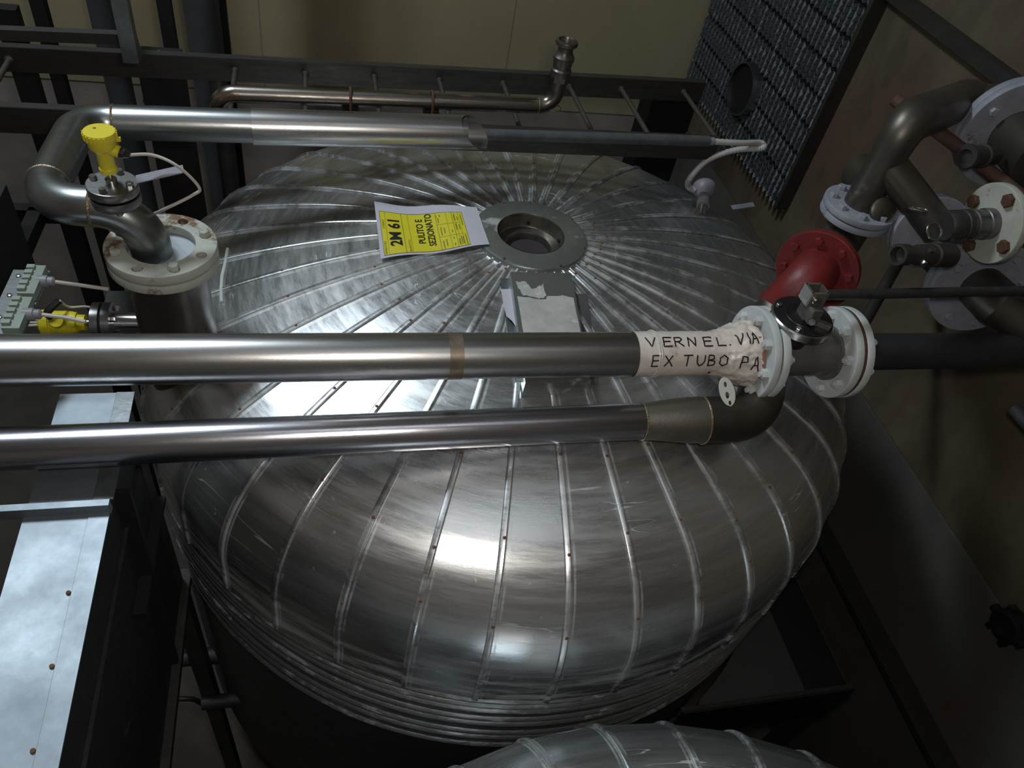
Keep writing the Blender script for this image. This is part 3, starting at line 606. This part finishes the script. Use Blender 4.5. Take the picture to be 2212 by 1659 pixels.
# ================================================================= NOZZLE with big flange, pipe 3, level gauge
zN = -1.15
nc = atz(348, 527, zN)
nz = thing('flanged_nozzle', 'large rust edged flange nozzle at the upper left of the dome, bolts in some holes', 'nozzle', Vector((nc.x, nc.y, H - 1.5)))
FRN = .122
hl = [(math.cos(a) * .0985, math.sin(a) * .0985, .0115) for a in [math.radians(22 + 45 * k) for k in range(8)]]
holed_disc('flange', FRN, .024, hl, .074, nc - UP * .012, UP, PAINTWR, nz, .002, ref=XA)
holed_disc('flange', FRN, .022, hl, .06, nc - UP * .040, UP, PAINTWR, nz, .002, ref=XA)
B().lathe([(.0, 0), (.078, 0), (.078, .004), (0, .004)], nc - UP * .030, UP, 48).build('blank_disc', mat('pale_blank_disc', (.42, .46, .50), (.36, .40, .44), (.4, .5), .3, 6, bump=.04), nz)
B().lathe([(.098, -.05), (.094, -.07), (.090, -.09), (.090, -.50)], nc, UP, 56).build('neck', mat('dark_nozzle_steel', (.16, .14, .13), (.09, .08, .08), (.3, .45), .85, 9, bump=.06), nz)
for k in (0, 2, 4, 6, 3):
    a = math.radians(22 + 45 * k); b = B(); hexa(b, nc + Vector((math.cos(a) * .0985, math.sin(a) * .0985, -.001)), UP, .0125, .014, .3 * k); b.build('bolt', PAINTWR, nz)
p3 = thing('elbow_pipe', 'stainless pipe looping from the big flange, turning twice and running right behind the dome', 'pipe', nc)
z3 = -1.10
m0 = atz(330, 550, zN - .03); k3 = m0 + UP * .125
s3 = atz(300, 268, z3); e3 = atz(1005, 286, z3); d3 = (e3 - s3).normalized()
k1 = atz(172, 262, z3); k2 = atz(82, 440, zN + .095)
R3 = .0445
path3 = fillet([e3, k1, k2, k3 + Vector((.0, 0, .0)), m0], [.085, .10, .10], 12)
B().tube(path3, R3, 48).build('pipe_barrel', mat('grey_stainless', (.36, .38, .38), (.24, .26, .26), (.26, .38), 1., 6, (.6, 5, 5), .05, 160), p3)
for i in (1, 14, 27):
    p = path3[i]; t_ = (path3[i + 1] - path3[i - 1]).normalized(); b = B(); b.lathe([(R3, -.003), (R3 + .0018, 0), (R3, .003)], p, t_, 36); b.build('weld_bead', WELD, p3)
# cladding half shell with slanted end over the pipe
b = B(); n_ = 24
st = atz(545, 274, z3)
un = UP; wn = d3.cross(UP).normalized(); RS = R3 + .004; vs = []
for i in range(2):
    for k in range(n_ + 1):
        a = math.pi * 2 * k / n_; off = (un * math.cos(a) + wn * math.sin(a)) * RS
        base = st if i == 0 else e3 + d3 * (.03 - .05 * math.cos(a - .6))
        vs.append(base + off)
b.add(vs, [(k, k + 1, n_ + 2 + k, n_ + 1 + k) for k in range(n_)]); b.build('cladding_sleeve', STEEL, p3)

# level transmitter on a flanged branch
gb = k2 + (k3 - k2) * .76
zg = gb.z - H
lg = thing('level_transmitter', 'yellow round headed transmitter standing on a small steel flange above the elbow', 'sensor', gb)
gt = Vector((gb.x, gb.y, gb.z + R3))
def vert_at(px, py, g):   # height on the vertical through g where the pixel row/column falls
    best = None
    for i in range(600):
        z = g.z + i * .001; c = Vector((g.x, g.y, z - H)); k = R.transposed() @ c; y = k.y / k.z * F + 829.5
        if best is None or abs(y - py) < best[0]: best = (abs(y - py), z)
    return best[1]
zf = vert_at(0, 396, gb)
SDK = SD
B().lathe([(.036, 0), (.036, zf - gb.z - .03)], gb, UP, 32).build('branch', DARKP, lg)
FG = .052
for dz in (-.034, -.008):
    holed_disc('flange', FG, .020, [], .0, (gb.x, gb.y, zf + dz), UP, STEELD, lg, .002)
bolts(lg, Vector((gb.x, gb.y, zf + .002)), UP, .039, 4, .008, .010, CHROME, .5)
bolts(lg, Vector((gb.x, gb.y, zf - .044)), -UP, .039, 4, .008, .010, CHROME, .5)
B().lathe([(.012, 0), (.012, .012), (.006, .014), (.006, .060)], (gb.x, gb.y, zf), UP, 16).build('stem', CHROME, lg)
hz0 = zf + .030; g0 = Vector((gb.x, gb.y, hz0))
B().lathe([(.0, 0), (.026, 0), (.026, .014), (.023, .018), (.025, .075), (.032, .088), (.040, .10), (.041, .135), (0, .135)], g0, UP, 32).build('housing', YEL, lg)
b = B(); b.lathe([(0, .128), (.044, .128), (.0455, .132), (.0455, .150), (.044, .154), (0, .154)], g0, UP, 40); b.build('lid', YEL, lg)
for k in range(22):
    if k % 11 in (8, 9, 10): continue
    a = 2 * math.pi * k / 22; B().box(g0 + Vector((math.cos(a) * .046, math.sin(a) * .046, .140)), (.004, .005, .022), (Vector((math.cos(a), math.sin(a), 0)), Vector((-math.sin(a), math.cos(a), 0)), UP)).build('lid_rib', YEL, lg, smooth=0)
B().lathe([(.005, 0), (.004, .001), (0, .001)], g0 + Vector((-.014, .014, .1545)), UP, 12).build('lid_screw', INKG, lg)
gd = Vector((.94, -.15, -.28)).normalized()
B().lathe([(.022, 0), (.020, .045), (.015, .050)], g0 + UP * .095, gd, 20).build('side_boss', YEL, lg)
B().lathe([(.014, .045), (.017, .048), (.017, .062), (.014, .066), (.008, .078), (0, .078)], g0 + UP * .095, gd, 12).build('cable_gland', BLKPL, lg)
B().box(g0 + Vector((.045, .012, .118)), (.014, .012, .012)).build('ground_lug', YEL, lg, smooth=0)
SC = .68
for ch in lg.children:
    if ch.name.split('.')[0] in ('housing', 'lid', 'lid_rib', 'lid_screw', 'side_boss', 'cable_gland', 'ground_lug'):
        ch.data.transform(Matrix.Translation(g0) @ Matrix.Diagonal((SC, SC, .60, 1)) @ Matrix.Translation(-g0))
gg = g0 + UP * .095 * .6 + gd * .07 * .66
zc_ = gg.z - H
cpts = spline([gg, atz(330, 335, zc_ - .01), atz(385, 360, zc_ - .03), atz(430, 405, zc_ - .08), atz(415, 422, zc_ - .10), atz(355, 452, zc_ - .14), atz(330, 463, zN - .01)], 10)
tag(B().tube(cpts, .0035, 10).build('signal_cable', CABLE), 'off-white cable curving from the standing yellow transmitter down to the big flange', 'cable')
tg = Vector((gb.x, gb.y, zf)) + Vector((.05, -.0, .012))
tag(B().beam(tg, tg + Vector((.095, .02, .018)), .03, .002).build('metal_tag', GREYPL, smooth=0), 'grey metal tag sticking out beside the standing yellow transmitter', 'tag')
# white sealant bead: cladding joint beside the nozzle
wpts = [hit(px, py) + UP * .004 for px, py in ((492, 540), (487, 570), (480, 600), (478, 630), (479, 655))]
B().tube(wpts, .005, 8).build('sealant_bead', PAINTW, tank)
ap = [hit(px, py) + UP * .012 for px, py in ((470, 545), (520, 528))]

# ================================================================= LOWER YELLOW SENSOR
zS = -1.43
ls = thing('pressure_transmitter', 'yellow transmitter lying on its side behind the thick stainless pipe, left of the dome', 'sensor', atz(130, 697, zS))
def axs(px): return atz(px, 697, zS)
dS = (axs(300) - axs(100)).normalized()
def seg(px0, px1, prof, name, m, n=24):
    a = axs(px0); Ls = (axs(px1) - a).length; b = B(); b.lathe([(r, h * Ls) for h, r in prof], a, dS, n); return b.build(name, m, ls)
seg(90, 130, [(0, 0), (0, .030), (.08, .033), (.5, .033), (.55, .030), (1, .030)], 'lid', YEL)
seg(128, 168, [(0, .030), (.55, .030), (1, .026)], 'housing', YEL)
seg(165, 186, [(0, .026), (.2, .021), (1, .020), (1, 0)], 'collar', YEL)
bS = axs(133) + (UP * .7 - YA * .6).normalized() * .026
B().lathe([(.018, 0), (.016, .016), (0, .016)], bS, (UP * .7 - YA * .6), 16).build('side_boss', YEL, ls)
B().tube(spline([bS + UP * .012 - XA * .012, bS + UP * .03 - XA * .016, bS + Vector((.012, .02, .05))], 6), .009, 12).build('cable_gland', BLKPL, ls)
seg(186, 207, [(0, .008), (1, .008)], 'stem', CHROME)
seg(205, 222, [(0, 0), (0, .052), (1, .052), (1, 0)], 'flange', STEELD, 40)
seg(228, 246, [(0, 0), (0, .052), (1, .052), (1, 0)], 'flange', STEELD, 40)
seg(222, 228, [(0, .046), (1, .046)], 'gasket', BLACK, 32)
seg(246, 350, [(0, .026), (1, .026)], 'pipe_stub', CHROME)
bolts(ls, axs(246), dS, .038, 4, .008, .014, CHROME, .6, 0, UP)
tag(B().tube(spline([bS + Vector((.012, .02, .05)), atz(150, 663, zS + .03), atz(185, 662, zS + .03), atz(212, 668, zS + .02)], 8), .0028, 8).build('signal_cable', CABLE), 'thin off-white cable arching over the lying yellow transmitter', 'cable')
for i, dy in enumerate((-.014, 0, .014)):
    a = atz(45, 697, zS) + YA * dy; tag(B().tube([a - XA * .02, axs(92) + YA * dy * .6], .0032, 8).build('signal_cable', CABLE), '%s of the three off-white cables entering the lying yellow transmitter' % ('nearest', 'middle', 'farthest')[i], 'cable')
tag(B().tube([atz(-60, 700, zS), atz(46, 700, zS)], .016, 16).build('cable_sleeve', GREYPL), 'grey sleeve bundling the cables at the left edge behind the thick pipe', 'sleeve')
# bracket plate between
bk0 = atz(215, 600, -1.5)
tag(B().box(atz(262, 655, -1.52), (.085, .10, .006)).build('bracket_plate', IRON, smooth=0), 'dark grey bracket plate below the big flange, left of the dome', 'bracket')

# terminal modules on a rail at the far left
zM = -1.22
tm = thing('terminal_block', 'metal strip with two pale green terminal modules left of the dome', 'terminal block', atz(50, 640, zM))
ya_ = atz(82, 577, zM); yb_ = atz(18, 722, zM)
B().beam(ya_ - XA * .015 - UP * .012, yb_ - XA * .015 - UP * .012, .075, .006).build('mounting_strip', GALV, tm, smooth=0)
for i, (f0, f1) in enumerate(((.03, .47), (.52, .97))):
    a = ya_ + (yb_ - ya_) * f0; c = ya_ + (yb_ - ya_) * f1
    B().beam(a + XA * .004, c + XA * .004, .034, .022).build('module', TERM, tm, smooth=0)
    for k in range(5):
        f = (k + .6) / 5.4; B().box(a + (c - a) * f + Vector((-.006, 0, .013)), (.016, .012, .010)).build('terminal', TERM, tm, smooth=0)
    g = a + (c - a) * .45 + XA * .022; b = B(); b.lathe([(.014, -.01), (.014, .01), (.011, .012), (.011, .022), (.006, .026)], g, XA, 12); b.build('cable_gland', GREYPL, tm)
    w_ = [g + XA * .02, g + Vector((.07, -.006, -.004)), g + Vector((.135 if i == 0 else .11, -.012, -.012))]
    tag(B().tube(w_, .0045, 8).build('signal_cable', CABLE), 'off-white cable leaving the %s terminal module' % ('upper' if i == 0 else 'lower'), 'cable')
for f in (.1, .4, .72):
    p = ya_ + (yb_ - ya_) * f - XA * .036; B().lathe([(.006, 0), (.005, .003), (0, .004)], p - UP * .009, UP, 8).build('screw', CHROME, tm)
tag(B().box(atz(-20, 560, -1.3) + Vector((-.16, 0, -.1)), (.3, .5, .3)).build('control_cabinet', BLACK, smooth=0), 'black cabinet at the left edge above the terminal modules', 'cabinet')

# ================================================================= LEFT DUCT (cladded cable duct running towards the camera)
zD = -1.40
du = thing('cable_duct', 'bright galvanised duct running along the left side of the tank towards the camera', 'duct', (-.48, .6, H + zD - .05))
xL, xS, xR = -.586, -.469, -.430
yF, yG, yN = 1.31, 1.01, .05
def slab(name, x0, x1, y0, y1, z1, t, m, par): return B().box(((x0 + x1) / 2, (y0 + y1) / 2, z1 - t / 2), (x1 - x0, y1 - y0, t)).build(name, m, par, smooth=0)
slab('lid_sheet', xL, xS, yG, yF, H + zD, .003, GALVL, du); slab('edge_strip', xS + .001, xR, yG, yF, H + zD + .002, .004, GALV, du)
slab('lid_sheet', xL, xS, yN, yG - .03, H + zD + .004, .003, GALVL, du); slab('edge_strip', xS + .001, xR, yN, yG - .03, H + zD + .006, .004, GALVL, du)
slab('cross_bar', -1.1, xR + .002, yG - .035, yG - .02, H + zD + .030, .03, GALVL, du)
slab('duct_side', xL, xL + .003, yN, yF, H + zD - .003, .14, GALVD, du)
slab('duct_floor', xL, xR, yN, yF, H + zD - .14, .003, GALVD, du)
yy = .86
for i in range(7):
    B().lathe([(.0045, 0), (.004, .002), (0, .003)], (xS - .004, .80 - i * .14, H + zD + .006), UP, 8).build('screw', RUSTS, du)
b0 = atx(400, 1283, xR); b1 = atx(352, 1659, xR)
zb = (b0.z + b1.z) / 2
sp_ = thing('support_frame', 'dark mottled galvanised web plate with diagonal braces standing under the bright duct', 'frame', (xR, .6, 0))
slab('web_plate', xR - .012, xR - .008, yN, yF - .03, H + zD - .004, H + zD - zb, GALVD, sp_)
B().box((xR, (yN + yF) / 2, zb), (.03, yF - yN, .03)).build('bottom_rail', IRON, sp_, smooth=0)
B().beam(atx(262, 1060, xR + .004), atx(371, 1430, xR + .004), .012, .035, XA).build('diagonal_brace', BLACK, sp_, smooth=0)
B().beam(atx(345, 1075, xR + .004), atx(300, 1330, xR + .004), .012, .03, XA).build('diagonal_brace', BLACK, sp_, smooth=0)
B().box((xR - .02, yF - .06, (zb + H + zD) / 2 - .0), (.03, .05, H + zD - zb - .01)).build('post', IRON, sp_, smooth=0)
for y in (yF - .06, .1): B().box((xR - .02, y, zb / 2), (.05, .05, zb)).build('post', IRON, sp_, smooth=0)
# pipe stubs on the tank's left side, low
for (px, py, l_, r_, lab) in ((410, 1415, .12, .035, 'dark stub pipe on the lower left of the big tank, upper of two'), (440, 1512, .1, .03, 'dark stub with a curved cable on the lower left of the big tank')):
    a = atd(px + 60, py, 2.75); tag(B().tube([a + XA * .12, a - XA * l_], [r_, r_ * .8], 20).build('side_stub', BLACKP), lab, 'pipe')
    if py > 1500:
        e = a - XA * l_; tag(B().tube(spline([e, e + Vector((-.03, 0, .05)), e + Vector((-.10, 0, .07))], 8), .009, 10).build('black_cable', BLKPL), 'black cable curving from the low stub on the tank side', 'cable')

# ================================================================= LEFT / BACK STEELWORK (vertical members)
def post(name, px, py, y, wx, wy, z0, z1, m, lab, cat='column', rnd=False):
    p = aty(px, py, y)
    b = B()
    if rnd: b.tube([(p.x, y, z0), (p.x, y, z1)], wx / 2, 24)
    else: b.box((p.x, y, (z0 + z1) / 2), (wx, wy, z1 - z0))
    return tag(b.build(name, m, smooth=35 if rnd else 0), lab, cat)
TOPZ = H + 1.9
SLATE = mat('slate_grey_paint', (.075, .08, .085), (.055, .058, .062), (.4, .55), .2, 6, bump=.05)
post('round_column', 440, 60, 3.6, .15, .15, 0, TOPZ, SLATE, 'slate grey round column, the wide one right of the black upright', rnd=True)
post('flat_upright', 480, 90, 3.75, .07, .05, 0, TOPZ, BLACK, 'black flat upright touching the wide round column')
post('round_column', 235, 80, 3.5, .11, .11, 0, TOPZ, SLATE, 'slate grey round column at the upper left, behind the short galvanised post', rnd=True)
post('flat_upright', 362, 50, 3.3, .05, .05, 0, TOPZ, BLACK, 'thin black upright between the two round columns')
post('flat_upright', 98, 60, 3.3, .05, .05, 0, TOPZ, BLACK, 'thin black upright nearest the left edge')
post('galvanised_post', 292, 160, 2.25, .040, .040, H - 1.05, H - .55, GALV, 'short galvanised post crossing the far rail of the ladder tray', 'post')
post('box_column', 385, 350, 2.72, .13, .12, 0, H - 1.245, BLACK, 'broad black column behind the yellow transmitter, left of the dome')
post('pipe_upright', 490, 350, 2.75, .06, .06, 0, H - 1.3, IRON, 'dark grey upright pipe just left of the dome rear edge', rnd=True)
post('flat_upright', 160, 500, 2.9, .07, .05, 0, H - 1.2, BLACK, 'dark upright behind the big elbow of the looping pipe')
zt1 = -1.05
fr = thing('upper_frame', 'dark angle steel frame at the top left corner above the ladder tray', 'frame', atz(140, 75, zt1))
B().beam(atz(-600, 48, zt1), atz(283, 82, zt1), .03, .03).build('cross_angle', IRON, fr, smooth=0)
B().beam(atz(275, 80, zt1), atz(252, -60, zt1), .032, .03).build('side_angle', GALV, fr, smooth=0)
B().beam(atz(283, 82, zt1), atz(296, 118, -1.16), .03, .03).build('hanger', GALV, fr, smooth=0)
tag(B().beam(atz(343, 118, -1.2), atz(318, 225, -1.45), .02, .03).build('diagonal_stay', GALV, smooth=0), 'short galvanised diagonal stay under the ladder tray', 'brace')
zq = -1.6
tag(B().beam(atz(-200, 455, zq), atz(130, 462, zq), .04, .05).build('cross_beam', BLACK, smooth=0), 'dark horizontal beam left of the looping pipe', 'beam')
tag(B().beam(atz(82, 462, zq), atz(20, 600, zq), .04, .05).build('cross_beam', BLACK, smooth=0), 'dark beam running towards the terminal modules', 'beam')
# second small horizontal tie and inner structure far left

# ================================================================= RIGHT: serrated panel
gp = thing('serrated_grating', 'galvanised serrated grating fixed upright on the right wall beside the beige wall', 'grating', (XW - .03, 3.6, H - 1.9))
zlo, zhi = H - 1.91, H + .15; y0_, y1_ = 2.97, 4.37; nb = 32; pit = (y1_ - y0_) / nb; rows = 15; rh = (zhi - zlo) / rows
variants = []
for v in range(6):
    b = B(); random.seed(40 + v)
    for j in range(rows):
        za, zb_ = j * rh + .008, (j + 1) * rh - .008; a = random.uniform(.012, .020); c = random.uniform(.007, .017); n4 = 4
        for s in range(n4):
            u0 = za + (zb_ - za) * s / n4; u1 = za + (zb_ - za) * (s + 1) / n4; dx = random.uniform(-.006, .006)
            b.add([(-.004 - a - dx, 0, u0), (-.002, pit * .86, u0 + .010), (-.002, pit * .86, u1 + .004), (-.004 - c + dx, 0, u1 - .004)], [(0, 1, 2, 3)])
            b.add([(-.004 - a - dx, 0, u0), (-.004 - c + dx, 0, u1 - .004), (.012, pit * .1, u1), (.012, pit * .1, u0)], [(0, 1, 2, 3)])
    b.add([(-.024, 0, -.006), (-.008, pit * .45, -.050), (-.004, pit * .86, .008), (.0, 0, .008)], [(0, 1, 2), (0, 2, 3)])
    variants.append(b)
random.seed(9)
vm = []
for k in range(nb):
    v = random.randrange(6)
    if k < 6 and len(vm) <= k:
        o = variants[k].build('serrated_bar', GLINT, None, smooth=0); vm.append(o.data); 
    else: o = bpy.data.objects.new('serrated_bar', vm[v]); C.collection.objects.link(o)
    put(o, gp); o.location = Vector((XW - .05, y0_ + k * pit, zlo))
for j in range(rows + 1):
    B().box((XW - .040, (y0_ + y1_) / 2, zlo + j * rh + .002), (.012, y1_ - y0_, .005)).build('cross_rod', BLACK, gp, smooth=0)
B().box((XW - .02, (y0_ + y1_) / 2, (zlo + zhi) / 2), (.03, y1_ - y0_ - .02, zhi - zlo - .02)).build('backing_plate', GALVD, gp, smooth=0)
B().box((XW - .04, y0_ - .02, (zlo + zhi) / 2), (.07, .025, zhi - zlo)).build('edge_angle', IRON, gp, smooth=0)
hc = atx(1605, 193, XW - .09)
rp_ = thing('round_sleeve', 'short round black sleeve let into the serrated galvanised grating', 'sleeve', hc)
B().lathe([(.135, .04), (.135, -.02), (.128, -.02), (.126, .03)], hc, XA, 48).build('sleeve_rim', CHROME if False else STEELD, rp_)
B().lathe([(.126, .0), (.06, .006), (0, .006)], hc, XA, 40).build('sleeve_plug', BLACK, rp_)

# ================================================================= RIGHT: pipework cluster
def flange_at(name, label, px, py, dist, rad_px, n, thick, mt, nbolt=8, pair=False, bolt_m=None, a0=.3, bore=0., back=True, neck=None, bolt_r=.012):
    c = atd(px, py, dist); n = Vector(n).normalized(); r = rad_px * dist / F
    t = thing(name, label, 'flange', c)
    holed_disc('disc', r, thick, [], bore, c - n * (thick / 2), n, mt, t, .002)
    if pair: 
        holed_disc('disc', r * .985, thick, [], bore, c - n * (thick * 1.5 + .004), n, mt, t, .002)
        B().lathe([(r * .93, 0), (r * .93, -.006)], c - n * (thick - .001), n, 40).build('gasket', BLACK, t)
    if nbolt: bolts(t, c, n, r * .78, nbolt, bolt_r, .012, bolt_m or mt, a0)
    return t, c, n, r
OLD = mat('weathered_bare_pipe', (.13, .12, .10), (.085, .08, .07), (.35, .5), .8, 8, bump=.08, c3=(.16, .14, .11), t3=.62)
dA2 = 2.05
tA, cA, nA, rA = flange_at('vertical_flange', 'lilac grey flange pair above the red flange, with a thick bare pipe rising from it', 1860, 441, dA2, 78, UP, .018, LILAC, 8, True)
# spool below
rc_, cR, nR, rR = flange_at('red_flange', 'dark red painted flange with a red elbow, below the lilac flange pair', 1762, 585, 2.0, 89, fdir(1762, 585, -.30, .38, -.87), .022, REDP, 8, False, REDP, .2)
sp0 = cA - UP * .042; b = B(); end = cR - nR * .02
B().tube(fillet([sp0 + UP * .002, sp0 - UP * .07, end], .06, 8), [.062] * 3 + [.055] * 5 + [.05] * 3 if False else .058, 36).build('spool', OLD, tA)
hp = cR - nR * .0
redel = fillet([hp - nR * .001, hp + nR * .075, redend], .06, 12)
B().tube(redel, [.062 - .006 * i / (len(redel) - 1) for i in range(len(redel))], 36).build('elbow', REDP, rc_)
# join pipe from red elbow to the lower pipe's elbow
# rising pipe and wye
up0 = cA; w1 = cA + UP * .30; 
PR = .046
tp = thing('wye_pipe', 'weathered bare pipe with a wye branch rising above the lilac flange', 'pipe', cA)
topp = cA + UP * .17
far = atx(2110, 190, topp.x + .30)
B().tube([cA - UP * .002, cA + UP * .12, topp], PR, 36).build('riser', OLD, tp)
bend = fillet([topp - UP * .01, topp + UP * .07, atd(2085, 215, 2.25), atd(2150, 235, 2.35)], .05, 8)
B().tube(bend, [PR + .012 * min(1, i / 12) for i in range(len(bend))], 36).build('upper_elbow', OLD, tp)
br0 = cA + UP * .13; brd = (atd(2015, 480, dA2 - .06) - br0).normalized()
B().tube([br0, br0 + brd * .24], PR * .96, 36).build('branch', OLD, tp)
b = B(); b.lathe([(.034, 0), (.034, .010), (.028, .014), (0, .014)], cA + Vector((.02, -.055, .02)), cdir(.1, .3, -1), 20); b.build('weld_cap', OLD, tp)
# flange B behind the coupler, C big one top right, D, E
nB = fdir(2010, 505, .45, .40, -.75)
tB, cB, nB, rB = flange_at('branch_flange', 'lilac grey flange at the wye branch end, behind the capped coupling', 2010, 505, 2.02, 82, nB, .02, LILAC, 0, True)
tC, cC, nC, rC = flange_at('large_flange', 'large lilac grey flange pair cut by the right edge, topmost of the cluster', 2196, 296, 2.1, 118, fdir(2180, 300, .45, .42, -.78), .024, LILAC, 8, True)
B().tube([cC, cC + nC * .16], .075, 36).build('pipe_end', OLD, tC)
B().tube(fillet([cC - nC * .05, cC - nC * .20, bend[-1]], .09, 10), .066, 36).build('elbow', OLD, tC)
nD = fdir(2138, 483, -.74, .05, -.66)
tD, cD, nD, rD = flange_at('blind_flange', 'pale rust spotted flange carrying the capped horizontal coupling at the right edge', 2138, 483, 1.95, 86, nD, .022, PAINTWR, 4, False, RUST, .6, bolt_r=.018)
B().lathe([(.040, 0), (.040, .022), (.037, .024), (.037, .05), (.041, .052), (.041, .058), (.037, .060), (.037, .075)], cD, nD, 36).build('socket', STEELD, tD)
cp = thing('capped_coupling', 'bare metal cam coupling cap with ring handle on the pale flange', 'coupling', cD + nD * .08)
B().lathe([(.036, .070), (.040, .072), (.040, .084), (.037, .086), (.040, .10), (.040, .125), (.036, .132), (0, .132)], cD, nD, 36).build('cap', IRON, cp)
rc0 = cD + nD * .112 + cdir(-.1, 1, -.3) * .040
def ring(c, ax_, r, w_, name, m, par): 
    ax_ = Vector(ax_).normalized(); u = ax_.orthogonal().normalized(); v = ax_.cross(u)
    return B().tube([c + (u * math.cos(a) + v * math.sin(a)) * r for a in [2 * math.pi * k / 28 for k in range(29)]], w_, 8, False).build(name, m, par)
ring(atd(2018, 500, 1.80), cdir(.3, 0, -1), .021, .0025, 'pull_ring', CHROME, cp); ring(atd(1985, 452, 1.80), cdir(.1, -.9, -.4), .022, .0022, 'pull_ring', CHROME, cp)
B().beam(cD + nD * .09 + cdir(.1, 1, -.5) * .043, cD + nD * .125 + cdir(.1, 1, -.5) * .046, .014, .010).build('cam_lever', CHROME, cp, smooth=0)
# small valve
sv = thing('plug_valve', 'small dark threaded valve with an open round end below the capped coupling', 'valve', atd(1980, 552, 1.88))
v0 = atd(2050, 552, 1.92); v1 = atd(1938, 550, 1.82); dv = (v1 - v0).normalized(); Lv = (v1 - v0).length
B().lathe([(.0, 0), (.030, 0), (.030, Lv * .35), (.026, Lv * .37), (.026, Lv * .62), (.022, Lv * .66), (.020, Lv * .8), (.026, Lv * .84), (.026, Lv), (.019, Lv), (.017, Lv * .9), (0, Lv * .88)], v0, dv, 28).build('body', IRON, sv)
hexa(B(), v0, dv, .03, .02)
b = B(); hexa(b, v0 + dv * (Lv * .5) + cdir(.1, -.3, -1) * .024, cdir(.1, -.3, -1), .010, .012); b.build('plug', STEELD, sv)
b = B(); hexa(b, v0 + dv * (Lv * .6) + cdir(.1, .8, -.6) * .022, cdir(.1, .8, -.6), .008, .012); b.build('plug', STEELD, sv)
nE = fdir(2120, 622, .45, .45, -.72)
tE, cE, nE, rE = flange_at('lower_flange', 'lilac grey flange at the right edge behind the black lever', 2120, 622, 2.15, 108, nE, .024, LILAC, 8, True)
B().tube([cE, cE + nE * .09, cE + nE * .10 + cdir(.8, .5, .0) * .25], .062, 36).build('pipe_end', OLD, tE)
B().tube([cE - nE * .04, cE - nE * .45], .07, 32).build('pipe_back', OLD, tE)
B().tube([cB - nB * .03, cB - nB * .45], .06, 32).build('pipe_back', OLD, tB)
B().tube([cD - nD * .02, cD - nD * .40], .045, 32).build('pipe_back', OLD, tD)
# stub valve on flange C
b = B(); c7 = atd(2085, 338, 1.95); d7 = (atd(2170, 335, 2.05) - c7).normalized(); b.lathe([(0, .01), (.014, .01), (.018, 0), (.030, 0), (.032, .012), (.027, .016), (.027, .07), (.031, .074), (.031, .082), (.024, .086), (.024, .14)], c7, d7, 28)
tag(b.build('threaded_nipple', IRON), 'dark threaded nipple pointing left in front of the large lilac flange', 'nipple')
# rusty rod
tag(B().tube([atd(1933, 215, 2.15), atd(2080, 325, 2.06), atd(2240, 452, 1.98)], .018, 16).build('rusty_rod', mat('rusty_brown_rod', (.075, .035, .028), (.05, .025, .02), (.7, .85), 0., 20, bump=.2)), 'rusty brown rod crossing diagonally in front of the rising pipes', 'rod')
tag(B().tube([atd(1985, 490, 2.75), atd(1850, 725, 2.5)], .02, 14).build('thin_stay', IRON), 'thin dark stay behind the lever between red flange and wall', 'rod')
# small items on lower right wall
tag(B().tube([atd(2192, 885, 2.35), atd(2250, 950, 2.25)], .02, 16).build('wall_stub', SLATE), 'short slate grey stub pipe on the wall at the right edge', 'pipe')
cw = atx(2195, 1350, XW - .006)
wc = thing('wall_coupling', 'dark round valve coupling on the lower right wall', 'valve', cw)
B().lathe([(.06, 0), (.06, .05), (.045, .055), (.045, .02), (0, .02)], cw, -XA, 32).build('ring', BLACK, wc)
for a in range(6): 
    an = a * math.pi / 3; B().box(cw + Vector((-.035, math.cos(an) * .068, math.sin(an) * .068)), (.03, .02, .02)).build('lug', BLACK, wc, smooth=0)

# ================================================================= LOWER RIGHT: platform frame
zP = -2.45
pfc = atz(1845, 1490, zP)
pf = thing('steel_platform', 'dark steel angle framed platform right of the big tank', 'platform', (pfc.x, pfc.y, 0))
xr_, yn_ = pfc.x, pfc.y
B().box((xr_ - .02, yn_ + .7, H + zP - .03), (.006, 1.4, .07)).build('edge_angle', IRON, pf, smooth=0)
B().box((xr_ - .33, yn_, H + zP - .10), (.66, .008, .22)).build('front_plate', BLACK, pf, smooth=0)
B().box((xr_ - .33, yn_ + .01, H + zP + .001), (.66, .02, .006)).build('front_lip', IRON, pf, smooth=0)
arc = [Vector((TX + 1.16 * math.cos(a), TY + 1.16 * math.sin(a))) for a in [math.radians(-58 + 76 * k / 20) for k in range(21)]]
arc = [p for p in arc if p.x < xr_ - .17 and p.y > yn_ + .02]
poly = [(xr_ - .16, yn_ + .02)] + [(xr_ - .16, yn_ + 1.1)] + [(p.x, p.y) for p in reversed(arc) if p.y < yn_ + 1.1] + [(arc[0].x - .02, yn_ + .02)]
b = B(); n_ = len(poly); b.add([(x, y, H + zP - .04) for x, y in poly] + [(x, y, H + zP - .055) for x, y in poly], [tuple(range(n_)), tuple(range(2 * n_ - 1, n_ - 1, -1))] + [(k, (k + 1) % n_, n_ + (k + 1) % n_, n_ + k) for k in range(n_)])
b.build('deck_plate', DUST, pf, smooth=0)
B().box((xr_ - .09, yn_ + .55, H + zP - .06), (.14, 1.08, .008)).build('gutter', BLACK, pf, smooth=0)
for dx in (-.04, -.6): B().box((xr_ + dx, yn_ + .03, (H + zP - .2) / 2), (.05, .05, H + zP - .2)).build('post', IRON, pf, smooth=0)
B().box((xr_ - .04, yn_ + 1.3, (H + zP - .05) / 2), (.05, .05, H + zP - .05)).build('post', IRON, pf, smooth=0)
